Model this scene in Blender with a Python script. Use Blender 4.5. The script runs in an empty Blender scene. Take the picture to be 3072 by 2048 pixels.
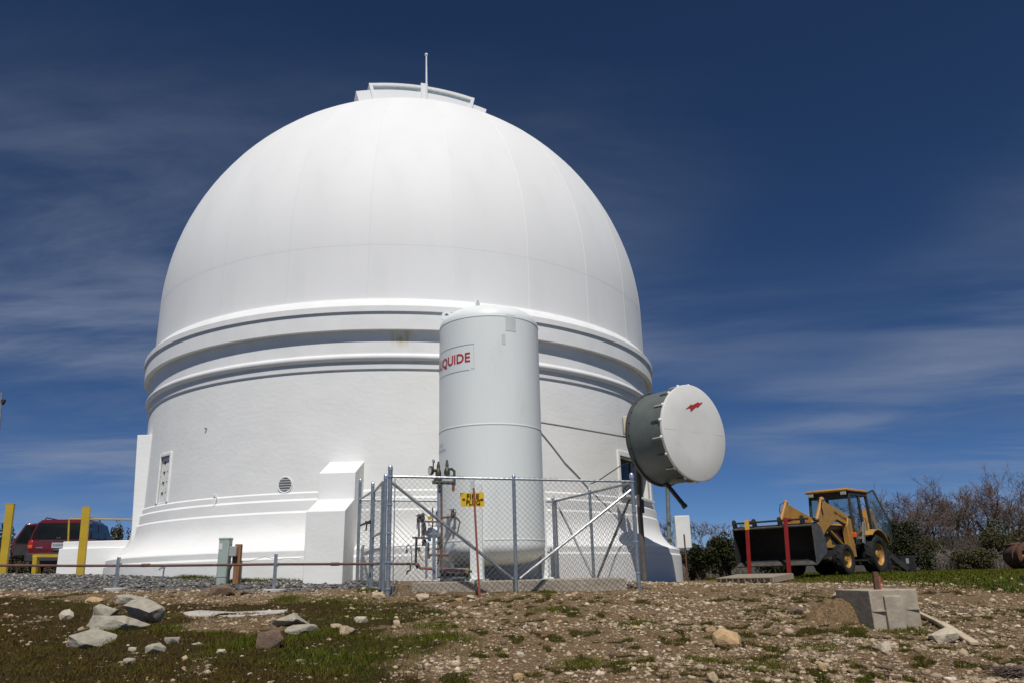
import bpy, bmesh, math, random
import numpy as np
from mathutils import Vector, Matrix

# ------------------------------------------------------------------ camera
F_PX, PITCH, ROLL, CX, CY = 2320.0, 0.29404, -0.02407, 1536.0, 1024.0
scene = bpy.context.scene
col = scene.collection
_c, _s, _cr, _sr = math.cos(PITCH), math.sin(PITCH), math.cos(ROLL), math.sin(ROLL)
FW = Vector((0, _c, _s)); _up0 = Vector((0, -_s, _c)); _rt0 = Vector((1, 0, 0))
RT = _rt0 * _cr + _up0 * _sr
UP = -_rt0 * _sr + _up0 * _cr
cam_d = bpy.data.cameras.new('camera')
cam = bpy.data.objects.new('camera', cam_d); col.objects.link(cam)
cam_d.sensor_fit = 'HORIZONTAL'; cam_d.sensor_width = 36.0
cam_d.lens = 36.0 * F_PX / 3072.0
cam_d.clip_start = 0.1; cam_d.clip_end = 6000
cam.matrix_world = Matrix(((RT.x, UP.x, -FW.x, 0), (RT.y, UP.y, -FW.y, 0), (RT.z, UP.z, -FW.z, 0), (0, 0, 0, 1)))
scene.camera = cam

# ------------------------------------------------------------------ sky + sun
SUN = Vector((0.035, -0.545, 0.838)).normalized()
world = bpy.data.worlds.new('World'); scene.world = world; world.use_nodes = True
wn, wl = world.node_tree.nodes, world.node_tree.links
wn.clear()
wo = wn.new('ShaderNodeOutputWorld'); bg = wn.new('ShaderNodeBackground')
sky = wn.new('ShaderNodeTexSky'); sky.sky_type = 'NISHITA'; sky.sun_disc = False
sky.sun_elevation = math.asin(SUN.z); sky.sun_rotation = math.atan2(SUN.x, SUN.y)
sky.altitude = 1700; sky.air_density = 0.52; sky.dust_density = 0.0; sky.ozone_density = 8.0
bg.inputs['Strength'].default_value = 0.064
tc = wn.new('ShaderNodeTexCoord')
def wmath(op, a, b=None, clamp=False):
    n = wn.new('ShaderNodeMath'); n.operation = op; n.use_clamp = clamp
    for i, v in enumerate((a, b)):
        if v is None: continue
        if isinstance(v, (int, float)): n.inputs[i].default_value = v
        else: wl.new(v, n.inputs[i])
    return n.outputs[0]
sep = wn.new('ShaderNodeSeparateXYZ'); wl.new(tc.outputs['Generated'], sep.inputs[0])
zc = wmath('MAXIMUM', wmath('ADD', sep.outputs['Z'], 0.07), 0.03)
px_ = wmath('DIVIDE', sep.outputs['X'], zc); py_ = wmath('DIVIDE', sep.outputs['Y'], zc)
comb = wn.new('ShaderNodeCombineXYZ'); wl.new(px_, comb.inputs[0]); wl.new(py_, comb.inputs[1])
def wnoise(scale, detail, rough, dist, rot, sc, loc):
    mp = wn.new('ShaderNodeMapping'); mp.inputs['Rotation'].default_value[2] = rot
    mp.inputs['Scale'].default_value = (sc[0], sc[1], 1); mp.inputs['Location'].default_value = (loc[0], loc[1], 0)
    wl.new(comb.outputs[0], mp.inputs[0])
    n = wn.new('ShaderNodeTexNoise'); n.inputs['Scale'].default_value = scale; n.inputs['Detail'].default_value = detail
    n.inputs['Roughness'].default_value = rough; n.inputs['Distortion'].default_value = dist
    wl.new(mp.outputs[0], n.inputs['Vector']); return n.outputs['Fac']
def wramp(v, a, b):
    n = wn.new('ShaderNodeMapRange'); n.interpolation_type = 'SMOOTHSTEP'
    n.inputs['From Min'].default_value = a; n.inputs['From Max'].default_value = b
    wl.new(v, n.inputs['Value']); return n.outputs['Result']
cirrus = wramp(wnoise(1.1, 9, 0.62, 0.5, math.radians(14), (0.55, 1.35), (3.1, 7.4)), 0.30, 0.74)
cover = wramp(wnoise(0.42, 2, 0.5, 0.0, 0.3, (1, 1), (6.3, 2.0)), 0.34, 0.60)
elev = wramp(sep.outputs['Z'], 0.66, 0.25)
cl = wmath('MULTIPLY', wmath('MULTIPLY', cirrus, cover), elev)
cl = wmath('MULTIPLY', cl, 0.70, True)
mixc = wn.new('ShaderNodeMix'); mixc.data_type = 'RGBA'
gam = wn.new('ShaderNodeGamma'); gam.inputs['Gamma'].default_value = 1.0
wl.new(sky.outputs[0], gam.inputs[0])
hs = wn.new('ShaderNodeHueSaturation'); hs.inputs['Saturation'].default_value = 1.06
wl.new(gam.outputs[0], hs.inputs['Color'])
wl.new(cl, mixc.inputs[0]); wl.new(hs.outputs[0], mixc.inputs[6]); mixc.inputs[7].default_value = (3.7, 4.4, 5.9, 1)
wl.new(mixc.outputs[2], bg.inputs[0]); wl.new(bg.outputs[0], wo.inputs[0])

sun_d = bpy.data.lights.new('sun', 'SUN'); sun_d.energy = 4.0; sun_d.angle = math.radians(0.53); sun_d.color = (1.0, 0.958, 0.895)
sun = bpy.data.objects.new('sun', sun_d); col.objects.link(sun)
sun.rotation_euler = (-SUN).to_track_quat('-Z', 'Y').to_euler(); sun.location = (0, -10, 40)
vs = scene.view_settings
vs.view_transform = 'Standard'; vs.look = 'None'; vs.exposure = 0.0; vs.gamma = 1.0; vs.use_curve_mapping = False
scene.render.engine = 'CYCLES'

# ------------------------------------------------------------------ geometry of the picture
def ray(x, y):
    return RT * ((x - CX) / F_PX) - UP * ((y - CY) / F_PX) + FW
def at(x, y, Y):
    d = ray(x, y); return d * (Y / d.y)
AX, AY = -3.2588, 23.5705           # dome axis
def oncyl(x, y, r):
    d = ray(x, y); a = d.x * d.x + d.y * d.y; b = -2 * (d.x * AX + d.y * AY); c = AX * AX + AY * AY - r * r
    q = max(b * b - 4 * a * c, 0.0); t = (-b - math.sqrt(q)) / (2 * a); return d * t
def cyl_ang(p):                      # angle about the dome axis, 0 = towards -Y
    return math.atan2(p.x - AX, -(p.y - AY))
def cylp(r, a, z):
    return Vector((AX + r * math.sin(a), AY - r * math.cos(a), z))

def _hash(ix, iy, seed):
    n = (ix.astype(np.int64) * 374761393 + iy.astype(np.int64) * 668265263 + seed * 974634777) & 0x7fffffff
    n = ((n ^ (n >> 13)) * 1274126177) & 0x7fffffff
    return ((n ^ (n >> 16)) & 0xffff) / 65535.0
def vnoise(x, y, seed=0):
    x = np.asarray(x, float); y = np.asarray(y, float)
    ix = np.floor(x); iy = np.floor(y); fx = x - ix; fy = y - iy
    fx = fx * fx * (3 - 2 * fx); fy = fy * fy * (3 - 2 * fy)
    a = _hash(ix, iy, seed); b = _hash(ix + 1, iy, seed); c = _hash(ix, iy + 1, seed); d = _hash(ix + 1, iy + 1, seed)
    return (a + (b - a) * fx) * (1 - fy) + (c + (d - c) * fx) * fy
def fbm(x, y, seed, octs=4, gain=0.5):
    s = 0; amp = 1; tot = 0
    for o in range(octs):
        s = s + amp * vnoise(x * 2 ** o, y * 2 ** o, seed + o); tot += amp; amp *= gain
    return s / tot
def ground0(x, y):
    x = np.asarray(x, float); y = np.asarray(y, float)
    near = -1.6 + 0.1 * y - np.where(x < 0, 0.022, 0.012) * np.clip(x, -16, 16)
    plat = np.where(x < 0, np.minimum(-0.10 - 0.035 * x, 0.36), -0.10 - 0.035 * np.clip(x, 0, 5.7) + 0.022 * np.clip(x - 6.5, 0, 5))
    plat = plat - 0.0012 * np.clip(y - 26, 0, 400) - 0.02 * np.clip(y - 60, 0, 2000) * 0.2
    k = 0.16
    h = np.clip(0.5 + 0.5 * (plat - near) / k, 0, 1)
    return plat * (1 - h) + near * h - k * h * (1 - h)
def ground(x, y):
    x = np.asarray(x, float); y = np.asarray(y, float)
    w = np.clip((60 - y) / 20, 0, 1) * np.clip((17 - y) / 4, 0.25, 1)
    bump = (fbm(x * 0.7, y * 0.7, 11, 3) - 0.5) * 0.10 + (fbm(x * 2.3, y * 2.3, 21, 4, .6) - 0.5) * 0.085
    return ground0(x, y) + bump * w
def gz(x, y): return float(ground(x, y))
def hit(x, y):
    d = ray(x, y); t0 = 2.0; prev = t0
    for i in range(4000):
        t = t0 + i * 0.03
        p = d * (t / d.y)
        if p.z <= gz(p.x, p.y):
            a, b = prev, t
            for _ in range(20):
                m = (a + b) / 2; q = d * (m / d.y)
                if q.z <= gz(q.x, q.y): b = m
                else: a = m
            return d * (b / d.y)
        prev = t
    return d * (40.0 / d.y)

# ------------------------------------------------------------------ mesh builder
class MB:
    def __init__(self, xf=None): self.v = []; self.f = []; self.xf = xf
    def add(self, vs_, fs):
        o = len(self.v)
        for p in vs_:
            p = Vector(p)
            self.v.append(self.xf @ p if self.xf is not None else p)
        self.f += [tuple(i + o for i in f) for f in fs]
        return self
    def box(self, c, s, M=None):
        c = Vector(c); hx, hy, hz = s[0] / 2, s[1] / 2, s[2] / 2
        q = [Vector((x, y, z)) for z in (-hz, hz) for y in (-hy, hy) for x in (-hx, hx)]
        if M is not None: q = [M @ p for p in q]
        return self.add([c + p for p in q], [(0, 2, 3, 1), (4, 5, 7, 6), (0, 1, 5, 4), (2, 6, 7, 3), (0, 4, 6, 2), (1, 3, 7, 5)])
    def bb(self, a, b):
        return self.box([(a[i] + b[i]) / 2 for i in range(3)], [abs(b[i] - a[i]) for i in range(3)])
    def beam(self, p0, p1, w, h, up=(0, 0, 1)):
        p0 = Vector(p0); p1 = Vector(p1); d = (p1 - p0); L = d.length; d.normalize()
        s = d.cross(Vector(up))
        if s.length < 1e-4: s = d.cross(Vector((1, 0, 0)))
        s.normalize(); u = s.cross(d)
        q = [p + s * (a * w / 2) + u * (b * h / 2) for p in (p0, p1) for a, b in ((-1, -1), (1, -1), (1, 1), (-1, 1))]
        return self.add(q, [(0, 1, 2, 3), (7, 6, 5, 4), (0, 4, 5, 1), (1, 5, 6, 2), (2, 6, 7, 3), (3, 7, 4, 0)])
    def path(self, pts, r, n=8, cap=True):
        pts = [Vector(p) for p in pts]; m = len(pts)
        rs = r if isinstance(r, (list, tuple)) else [r] * m
        t = (pts[1] - pts[0]).normalized()
        a = t.orthogonal().normalized(); vs_ = []
        for i in range(m):
            if i == 0: tt = (pts[1] - pts[0])
            elif i == m - 1: tt = (pts[-1] - pts[-2])
            else: tt = (pts[i + 1] - pts[i]).normalized() + (pts[i] - pts[i - 1]).normalized()
            tt.normalize(); a = (a - tt * a.dot(tt)); a.normalize(); b = tt.cross(a)
            for k in range(n):
                an = 2 * math.pi * (k + .5) / n
                vs_.append(pts[i] + (a * math.cos(an) + b * math.sin(an)) * rs[i])
        fs = []
        for i in range(m - 1):
            for k in range(n):
                k2 = (k + 1) % n
                fs.append((i * n + k, i * n + k2, (i + 1) * n + k2, (i + 1) * n + k))
        if cap:
            fs.append(tuple(range(n - 1, -1, -1))); fs.append(tuple((m - 1) * n + k for k in range(n)))
        return self.add(vs_, fs)
    def tube(self, p0, p1, r0, r1=None, n=12):
        return self.path([p0, p1], [r0, r0 if r1 is None else r1], n)
    def lathe(self, prof, c=(0, 0, 0), n=48, axis=(0, 0, 1), a0=0.0, a1=2 * math.pi, closed=True):
        c = Vector(c); ax = Vector(axis).normalized()
        if abs(ax.z) > 0.999: ex, ey = Vector((0, -1, 0)), Vector((1, 0, 0))
        else:
            ey = Vector((0, 0, 1)); ey = (ey - ax * ey.dot(ax)).normalized(); ex = ey.cross(ax)
        m = len(prof); full = closed and abs(a1 - a0 - 2 * math.pi) < 1e-6
        cols = n if full else n + 1; vs_ = []
        for k in range(cols):
            an = a0 + (a1 - a0) * k / n; d = ex * math.cos(an) + ey * math.sin(an)
            for r, z in prof: vs_.append(c + d * r + ax * z)
        fs = []
        for k in range(n):
            k2 = (k + 1) % cols
            for i in range(m - 1):
                fs.append((k * m + i, k2 * m + i, k2 * m + i + 1, k * m + i + 1))
        return self.add(vs_, fs)
    def arcbox(self, r0, r1, a0, a1, z0, z1, n=8):
        vs_ = []; fs = []
        for k in range(n + 1):
            a = a0 + (a1 - a0) * k / n
            vs_ += [cylp(r0, a, z0), cylp(r1, a, z0), cylp(r1, a, z1), cylp(r0, a, z1)]
        for k in range(n):
            o = 4 * k
            for i in range(4):
                j = (i + 1) % 4; fs.append((o + i, o + 4 + i, o + 4 + j, o + j))
        fs.append((0, 1, 2, 3)); o = 4 * n; fs.append((o + 3, o + 2, o + 1, o))
        return self.add(vs_, fs)
    def prism(self, poly, M, t):
        n = len(poly)
        vs_ = [M @ Vector((p[0], p[1], 0)) for p in poly] + [M @ Vector((p[0], p[1], t)) for p in poly]
        fs = [tuple(range(n - 1, -1, -1)), tuple(range(n, 2 * n))] + [(i, (i + 1) % n, n + (i + 1) % n, n + i) for i in range(n)]
        return self.add(vs_, fs)
    def sphere(self, c, r, n=12, m=8, sc=(1, 1, 1)):
        c = Vector(c); vs_ = []; fs = []
        for i in range(m + 1):
            t = math.pi * i / m
            for k in range(n):
                a = 2 * math.pi * k / n
                vs_.append(c + Vector((r * sc[0] * math.sin(t) * math.cos(a), r * sc[1] * math.sin(t) * math.sin(a), r * sc[2] * math.cos(t))))
        for i in range(m):
            for k in range(n):
                k2 = (k + 1) % n; fs.append((i * n + k, (i + 1) * n + k, (i + 1) * n + k2, i * n + k2))
        return self.add(vs_, fs)
    def loft(self, rings, cap=True):
        n = len(rings[0]); vs_ = [p for r in rings for p in r]; fs = []
        for i in range(len(rings) - 1):
            for k in range(n):
                k2 = (k + 1) % n; fs.append((i * n + k, i * n + k2, (i + 1) * n + k2, (i + 1) * n + k))
        if cap: fs.append(tuple(range(n - 1, -1, -1))); fs.append(tuple((len(rings) - 1) * n + k for k in range(n)))
        return self.add(vs_, fs)
    def mesh(self, name, mat, off=None, smooth=35):
        me = bpy.data.meshes.new(name)
        off = Vector((0, 0, 0)) if off is None else Vector(off)
        me.from_pydata([tuple(p - off) for p in self.v], [], self.f); me.validate(); 
        bm = bmesh.new(); bm.from_mesh(me)
        bmesh.ops.remove_doubles(bm, verts=bm.verts, dist=1e-5)
        bmesh.ops.recalc_face_normals(bm, faces=bm.faces); bm.to_mesh(me); bm.free()
        if smooth:
            me.polygons.foreach_set('use_smooth', [True] * len(me.polygons))
            me.set_sharp_from_angle(angle=math.radians(smooth))
        me.materials.append(MAT[mat] if isinstance(mat, str) else mat); me.update()
        return me

OFF = {}
def tag(o, label=None, cat=None, group=None, kind=None):
    if label: o['label'] = label
    if cat: o['category'] = cat
    if group: o['group'] = group
    if kind: o['kind'] = kind
    return o
def thing(name, label, cat, loc=(0, 0, 0), group=None, rot=None):
    o = bpy.data.objects.new(name, None); o.empty_display_size = 0.2; col.objects.link(o); o.location = loc
    if rot is not None: o.rotation_euler = rot; OFF[o.name] = Vector((0, 0, 0))
    else: OFF[o.name] = Vector(loc)
    return tag(o, label, cat, group)
def bevel(o, w, seg=2, ang=40):
    m = o.modifiers.new('bevel', 'BEVEL'); m.width = w; m.segments = seg; m.limit_method = 'ANGLE'; m.angle_limit = math.radians(ang); m.harden_normals = False
    return o
def part(name, mb, mat, parent, smooth=35, bev=None, label=None, kind=None):
    off = OFF[parent.name]
    o = bpy.data.objects.new(name, mb.mesh(name, mat, off, smooth)); col.objects.link(o); o.parent = parent
    OFF[o.name] = off
    if bev: bevel(o, bev)
    if label: o['label'] = label
    if kind: o['kind'] = kind
    return o
def inst(name, me, parent, loc=(0, 0, 0), rot=(0, 0, 0), scale=(1, 1, 1)):
    o = bpy.data.objects.new(name, me); col.objects.link(o); o.parent = parent
    o.location = Vector(loc) - OFF[parent.name]; o.rotation_euler = rot; o.scale = scale
    OFF[o.name] = OFF[parent.name]
    return o
def solo(name, mb, mat, loc, label=None, cat=None, group=None, smooth=35, bev=None, kind=None):
    o = bpy.data.objects.new(name, mb.mesh(name, mat, loc, smooth)); col.objects.link(o); o.location = loc
    OFF[o.name] = Vector(loc)
    if bev: bevel(o, bev)
    return tag(o, label, cat, group, kind)
def copy_tree(root, loc, rotz=None, label=None, group=None, scale=None):
    r = root.copy(); col.objects.link(r); r.location = loc
    if rotz is not None: r.rotation_euler = (0, 0, rotz)
    if scale is not None: r.scale = (scale, scale, scale)
    if label: r['label'] = label
    if group: r['group'] = group
    for ch in list(root.children):
        c = ch.copy(); col.objects.link(c); c.parent = r
        for g in list(ch.children):
            d = g.copy(); col.objects.link(d); d.parent = c
    return r

# ------------------------------------------------------------------ materials
MAT = {}
def mat(name, c1, c2=None, scale=6.0, rough=0.6, metal=0.0, bump=0.0, bscale=None, detail=6, lo=0.35, hi=0.65, stretch=(1, 1, 1), spec=0.5, c3=None, s3=1.0, t3=(0.6, 0.75), coord='Object', coat=0.0, bdist=0.02):
    m = bpy.data.materials.new(name); m.use_nodes = True; nt = m.node_tree; N, L = nt.nodes, nt.links
    b = N['Principled BSDF']; b.inputs['Roughness'].default_value = rough; b.inputs['Metallic'].default_value = metal
    b.inputs['Specular IOR Level'].default_value = spec
    if coat: b.inputs['Coat Weight'].default_value = coat; b.inputs['Coat Roughness'].default_value = 0.08
    c2 = c2 or tuple(max(0, v * 0.85) for v in c1)
    t = N.new('ShaderNodeTexCoord'); mp = N.new('ShaderNodeMapping'); mp.inputs['Scale'].default_value = stretch
    L.new(t.outputs[coord], mp.inputs[0])
    n = N.new('ShaderNodeTexNoise'); n.inputs['Scale'].default_value = scale; n.inputs['Detail'].default_value = detail
    L.new(mp.outputs[0], n.inputs['Vector'])
    r = N.new('ShaderNodeMapRange'); r.inputs['From Min'].default_value = lo; r.inputs['From Max'].default_value = hi
    L.new(n.outputs['Fac'], r.inputs['Value'])
    mx = N.new('ShaderNodeMix'); mx.data_type = 'RGBA'; mx.inputs[6].default_value = (*c1, 1); mx.inputs[7].default_value = (*c2, 1)
    L.new(r.outputs[0], mx.inputs[0]); out = mx.outputs[2]
    if c3:
        n3 = N.new('ShaderNodeTexNoise'); n3.inputs['Scale'].default_value = s3; n3.inputs['Detail'].default_value = 8; n3.inputs['Roughness'].default_value = 0.65
        L.new(mp.outputs[0], n3.inputs['Vector'])
        r3 = N.new('ShaderNodeMapRange'); r3.inputs['From Min'].default_value = t3[0]; r3.inputs['From Max'].default_value = t3[1]
        L.new(n3.outputs['Fac'], r3.inputs['Value'])
        m3 = N.new('ShaderNodeMix'); m3.data_type = 'RGBA'; L.new(r3.outputs[0], m3.inputs[0]); L.new(out, m3.inputs[6]); m3.inputs[7].default_value = (*c3, 1)
        out = m3.outputs[2]
    L.new(out, b.inputs['Base Color'])
    if bump:
        nb = N.new('ShaderNodeTexNoise'); nb.inputs['Scale'].default_value = bscale or scale * 4; nb.inputs['Detail'].default_value = 6
        L.new(mp.outputs[0], nb.inputs['Vector'])
        bp = N.new('ShaderNodeBump'); bp.inputs['Strength'].default_value = bump; bp.inputs['Distance'].default_value = bdist
        L.new(nb.outputs['Fac'], bp.inputs['Height']); L.new(bp.outputs[0], b.inputs['Normal'])
    MAT[name] = m; return m
mat('stucco', (.785, .785, .77), (.745, .745, .73), 1.3, 0.85, bump=0.22, bscale=7, stretch=(1, 1, 1.8), spec=0.2, bdist=.02)
mat('trim_white', (.79, .79, .78), (.74, .74, .73), 2.0, 0.6, bump=0.10, bscale=10, spec=0.3)
mat('dome_paint', (.80, .80, .79), (.77, .77, .76), 0.8, 0.62, bump=0.07, bscale=1.2, spec=0.3, c3=(.75, .75, .735), s3=1.6, t3=(.56, .75), stretch=(1, 1, .45))
mat('roof_vent_blue', (.55, .68, .70), (.48, .60, .63), 3, 0.4)
mat('tank_white', (.755, .785, .77), (.725, .755, .74), 1.2, 0.42, spec=0.4, bump=.03, bscale=2, c3=(.66, .68, .66), s3=2.2, t3=(.58, .75), stretch=(1.6, 1.6, .35))
mat('tank_patch', (.60, .635, .63), None, 3, .5)
mat('galv', (.42, .45, .47), (.30, .33, .35), 14, 0.38, 0.75, bump=.05)
mat('galv_bright', (.75, .76, .77), (.62, .64, .66), 10, 0.28, 0.85)
mat('wire', (.50, .52, .54), (.40, .42, .44), 30, 0.35, 0.8)
mat('concrete', (.41, .355, .275), (.315, .27, .21), 5, 0.9, bump=.4, bscale=18, c3=(.25, .23, .2), s3=3, t3=(.58, .72), spec=.2)
mat('concrete_pale', (.47, .45, .41), (.38, .36, .33), 7, .9, bump=.3, bscale=20, spec=.2)
mat('rust_pipe', (.16, .075, .05), (.10, .06, .05), 9, .8, .1, bump=.2, c3=(.28, .12, .06), s3=6)
mat('rust_red', (.30, .075, .045), (.22, .06, .04), 9, .7, bump=.1, c3=(.35, .14, .07), s3=9)
mat('rust_dark', (.14, .06, .035), (.09, .045, .03), 11, .9, bump=.3, c3=(.26, .13, .05), s3=5)
mat('yellow_paint', (.47, .315, .014), (.40, .265, .012), 3, .6, bump=.08, c3=(.33, .22, .04), s3=6, t3=(.60, .74))
mat('sign_yellow', (.70, .44, .01), (.64, .40, .01), 5, .45)
mat('sign_black', (.02, .02, .02), None, 5, .5)
mat('copper', (.30, .15, .08), (.20, .11, .07), 12, .5, .7)
mat('brass_dark', (.11, .10, .075), (.06, .06, .05), 20, .5, .5)
mat('brass', (.55, .40, .12), (.40, .28, .08), 15, .4, .7)
mat('blue_paint', (.03, .12, .30), None, 6, .5)
mat('red_cap', (.50, .05, .03), None, 6, .5)
mat('black_rubber', (.018, .018, .018), (.03, .029, .028), 12, .85, bump=.2, c3=(.07, .06, .05), s3=8, t3=(.6, .8), spec=.2)
mat('dish_green', (.105, .125, .118), (.085, .102, .098), 4, .5, .0, spec=.4)
mat('dish_dark', (.04, .045, .045), None, 4, .55)
mat('radome', (.70, .69, .66), (.67, .66, .625), 2, .6, bump=.05, bscale=2, c3=(.60, .59, .55), s3=2.0, t3=(.58, .75))
mat('logo_red', (.45, .03, .03), None, 4, .6)
mat('letter_red', (.50, .03, .05), None, 4, .5)
mat('letter_blue', (.20, .36, .55), None, 4, .5)
mat('line_blue', (.30, .40, .48), None, 4, .5)
mat('cream_box', (.62, .55, .42), (.55, .48, .37), 6, .6)
mat('cabinet_white', (.66, .67, .66), (.6, .61, .6), 3, .5)
mat('pole_brown', (.12, .105, .09), (.085, .075, .065), 8, .8, c3=(.30, .26, .10), s3=3, t3=(.66, .7), bump=.1)
mat('pole_grey', (.16, .18, .175), (.12, .135, .13), 6, .6)
mat('elec_green', (.33, .40, .36), (.29, .355, .32), 5, .5)
mat('wood_post', (.30, .14, .055), (.20, .10, .045), 5, .85, stretch=(4, 4, .6), bump=.3)
mat('wood_grey', (.33, .28, .21), (.23, .195, .15), 5, .9, stretch=(1, 5, 5), bump=.3)
mat('wood_pale', (.55, .46, .32), (.42, .34, .23), 5, .85, bump=.3)
mat('grey_box', (.34, .34, .33), None, 5, .6)
mat('hoe_yellow', (.43, .225, .045), (.36, .185, .04), 3, .5, spec=.4, c3=(.22, .135, .07), s3=3.5, t3=(.52, .72), bump=.04)
mat('hoe_black', (.022, .023, .023), (.035, .034, .032), 6, .6)
mat('hoe_bucket', (.022, .021, .019), (.014, .013, .012), 4, .75, .1, bump=.15, c3=(.055, .045, .035), s3=3, t3=(.6, .75))
mat('hoe_steel', (.17, .165, .155), (.11, .105, .10), 6, .5, .6, bump=.1)
mat('fork_red', (.26, .010, .009), (.21, .009, .009), 5, .5, c3=(.22, .03, .02), s3=9)
mat('chrome', (.75, .75, .75), None, 5, .15, 1)
mat('amber', (.75, .13, .01), None, 5, .3)
mat('white_glass', (.8, .8, .8), None, 5, .2)
mat('seat_tan', (.45, .24, .10), None, 5, .8)
mat('car_red', (.16, .010, .016), (.14, .009, .014), 3, .25, .25, coat=.7)
mat('car_dark', (.025, .025, .027), (.035, .035, .035), 6, .6)
mat('car_trim', (.045, .045, .048), None, 6, .5)
mat('tail_red', (.35, .015, .015), None, 5, .25)
mat('plate_white', (.45, .47, .48), None, 5, .5)
mat('plate_ink', (.12, .13, .2), None, 5, .5)
mat('soil_dark', (.07, .05, .035), None, 4, .9)
mat('bark', (.115, .088, .07), (.075, .058, .048), 6, .9, bump=.4)
mat('twig', (.165, .115, .09), (.12, .085, .07), 3, .9)
mat('twig_grey', (.22, .19, .16), (.15, .13, .11), 3, .9)
mat('rock_grey', (.38, .345, .275), (.29, .262, .21), 7, .9, bump=.5, bscale=22, c3=(.15, .145, .14), s3=9, t3=(.6, .72), spec=.2)
mat('rock_cream', (.50, .40, .27), (.37, .285, .185), 9, .9, bump=.5, bscale=25, c3=(.36, .26, .15), s3=8, spec=.2)
mat('rock_white', (.56, .49, .38), (.42, .36, .27), 9, .9, bump=.5, bscale=25, spec=.2)
mat('rock_orange', (.52, .36, .19), (.42, .28, .15), 6, .9, bump=.4, bscale=20, spec=.2)
mat('rock_brown', (.19, .13, .09), (.13, .09, .065), 8, .9, bump=.5, bscale=22, c3=(.32, .24, .16), s3=8, spec=.2)
mat('rubber_hose', (.02, .03, .035), None, 5, .6)
def glass_mat(name, colr, alpha_mix=0.5, rough=.03):
    m = bpy.data.materials.new(name); m.use_nodes = True; N, L = m.node_tree.nodes, m.node_tree.links
    N.clear(); o = N.new('ShaderNodeOutputMaterial'); mx = N.new('ShaderNodeMixShader'); tr = N.new('ShaderNodeBsdfTransparent'); gl = N.new('ShaderNodeBsdfGlossy')
    no = N.new('ShaderNodeTexNoise'); no.inputs['Scale'].default_value = 2.5
    rr = N.new('ShaderNodeMapRange'); rr.inputs['To Min'].default_value = rough; rr.inputs['To Max'].default_value = rough + .05
    L.new(no.outputs['Fac'], rr.inputs['Value']); L.new(rr.outputs[0], gl.inputs['Roughness'])
    tr.inputs[0].default_value = (*colr, 1); fr = N.new('ShaderNodeFresnel'); fr.inputs[0].default_value = 1.5
    ad = N.new('ShaderNodeMath'); ad.operation = 'ADD'; ad.inputs[1].default_value = alpha_mix; L.new(fr.outputs[0], ad.inputs[0])
    gl.inputs[0].default_value = (.8, .85, .85, 1)
    L.new(ad.outputs[0], mx.inputs[0]); L.new(tr.outputs[0], mx.inputs[1]); L.new(gl.outputs[0], mx.inputs[2]); L.new(mx.outputs[0], o.inputs[0])
    MAT[name] = m
glass_mat('cab_glass', (.55, .62, .60), .06)
glass_mat('car_glass', (.10, .11, .11), .03)
mat('dark_glass', (.008, .010, .010), (.014, .017, .016), 2, .14, spec=.2)

# ------------------------------------------------------------------ ground
def sstep(a, b, x): 
    t = np.clip((x - a) / (b - a), 0, 1); return t * t * (3 - 2 * t)
_lb = [hit(1700, 1728), hit(2050, 1734), hit(2350, 1742), hit(2600, 1752), hit(2850, 1768), hit(3072, 1792)]
_lbx = [p.x for p in _lb]; _lby = [p.y for p in _lb]
_soil = [(hit(700, 1868), 1.0, .5), (hit(640, 1880), .7, .4), (hit(900, 1770), 2.6, .75), (hit(1500, 1770), 1.6, .5), (hit(1240, 1870), .30, .4)]
_green = [(hit(1020, 1800), .9, .5), (hit(1340, 1900), .6, .6), (hit(700, 1950), .5, .5), (hit(850, 1920), .6, .4), (hit(450, 1890), .5, .3), (hit(1150, 1840), 1.2, .5), (hit(300, 1800), 1.0, .5), (hit(1100, 1960), 1.3, .8)]
def masks(x, y):
    x = np.asarray(x, float); y = np.asarray(y, float)
    n1 = fbm(x * .9, y * .9, 41, 4); n2 = fbm(x * 2.6, y * 2.6, 47, 4); n3 = fbm(x * .35, y * .35, 53, 3)
    yb = np.interp(x, _lbx, _lby)
    lawn = sstep(-.5, .9, y - yb + (n1 - .5) * 2.2) * sstep(1.6, 2.6, x)
    gravel = sstep(13.6, 14.3, y + (n1 - .5) * 1.0 - .02 * x) * sstep(-1.9, -2.9, x)
    gravel = np.maximum(gravel, sstep(-8, -11, x) * sstep(12.8, 13.6, y + (n1 - .5)))
    left = sstep(.45, -.45, x + .125 * y + (n1 - .5) * 2.4) * sstep(12.9, 11.8, y + (n2 - .5) * 1.4)
    n4 = fbm(x * 6.5, y * 6.5, 59, 3)
    veg = left * (.50 + .62 * sstep(.36, .58, n2 * .35 + n1 * .4 + n4 * .25))
    tuft = sstep(.555, .635, n4 * .68 + n2 * .32) * sstep(.28, .54, n3 * .5 + n1 * .5) * (1 - left) * sstep(15, 12, y) * .9
    veg = np.maximum(veg, tuft)
    veg = np.maximum(veg, sstep(6.6, 9, x + y * .0) * sstep(.45, .6, n2) * .7 * sstep(15, 12, y))
    for p, r, k in _soil:
        d = np.hypot(x - p.x, (y - p.y) * 1.5) / r
        veg = veg * (1 - sstep(1.15, .55, d + (n2 - .5) * .9) * k * 1.3).clip(0, 1)
    green = np.zeros_like(x) + sstep(.5, .7, n3) * .15
    green = np.maximum(green, tuft * .65)
    for p, r, k in _green:
        d = np.hypot(x - p.x, (y - p.y)) / r
        green = np.maximum(green, sstep(1.2, .4, d + (n2 - .5) * .8) * k)
    return np.clip(veg, 0, 1), np.clip(lawn, 0, 1), np.clip(gravel, 0, 1), np.clip(green, 0, 1)

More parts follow.
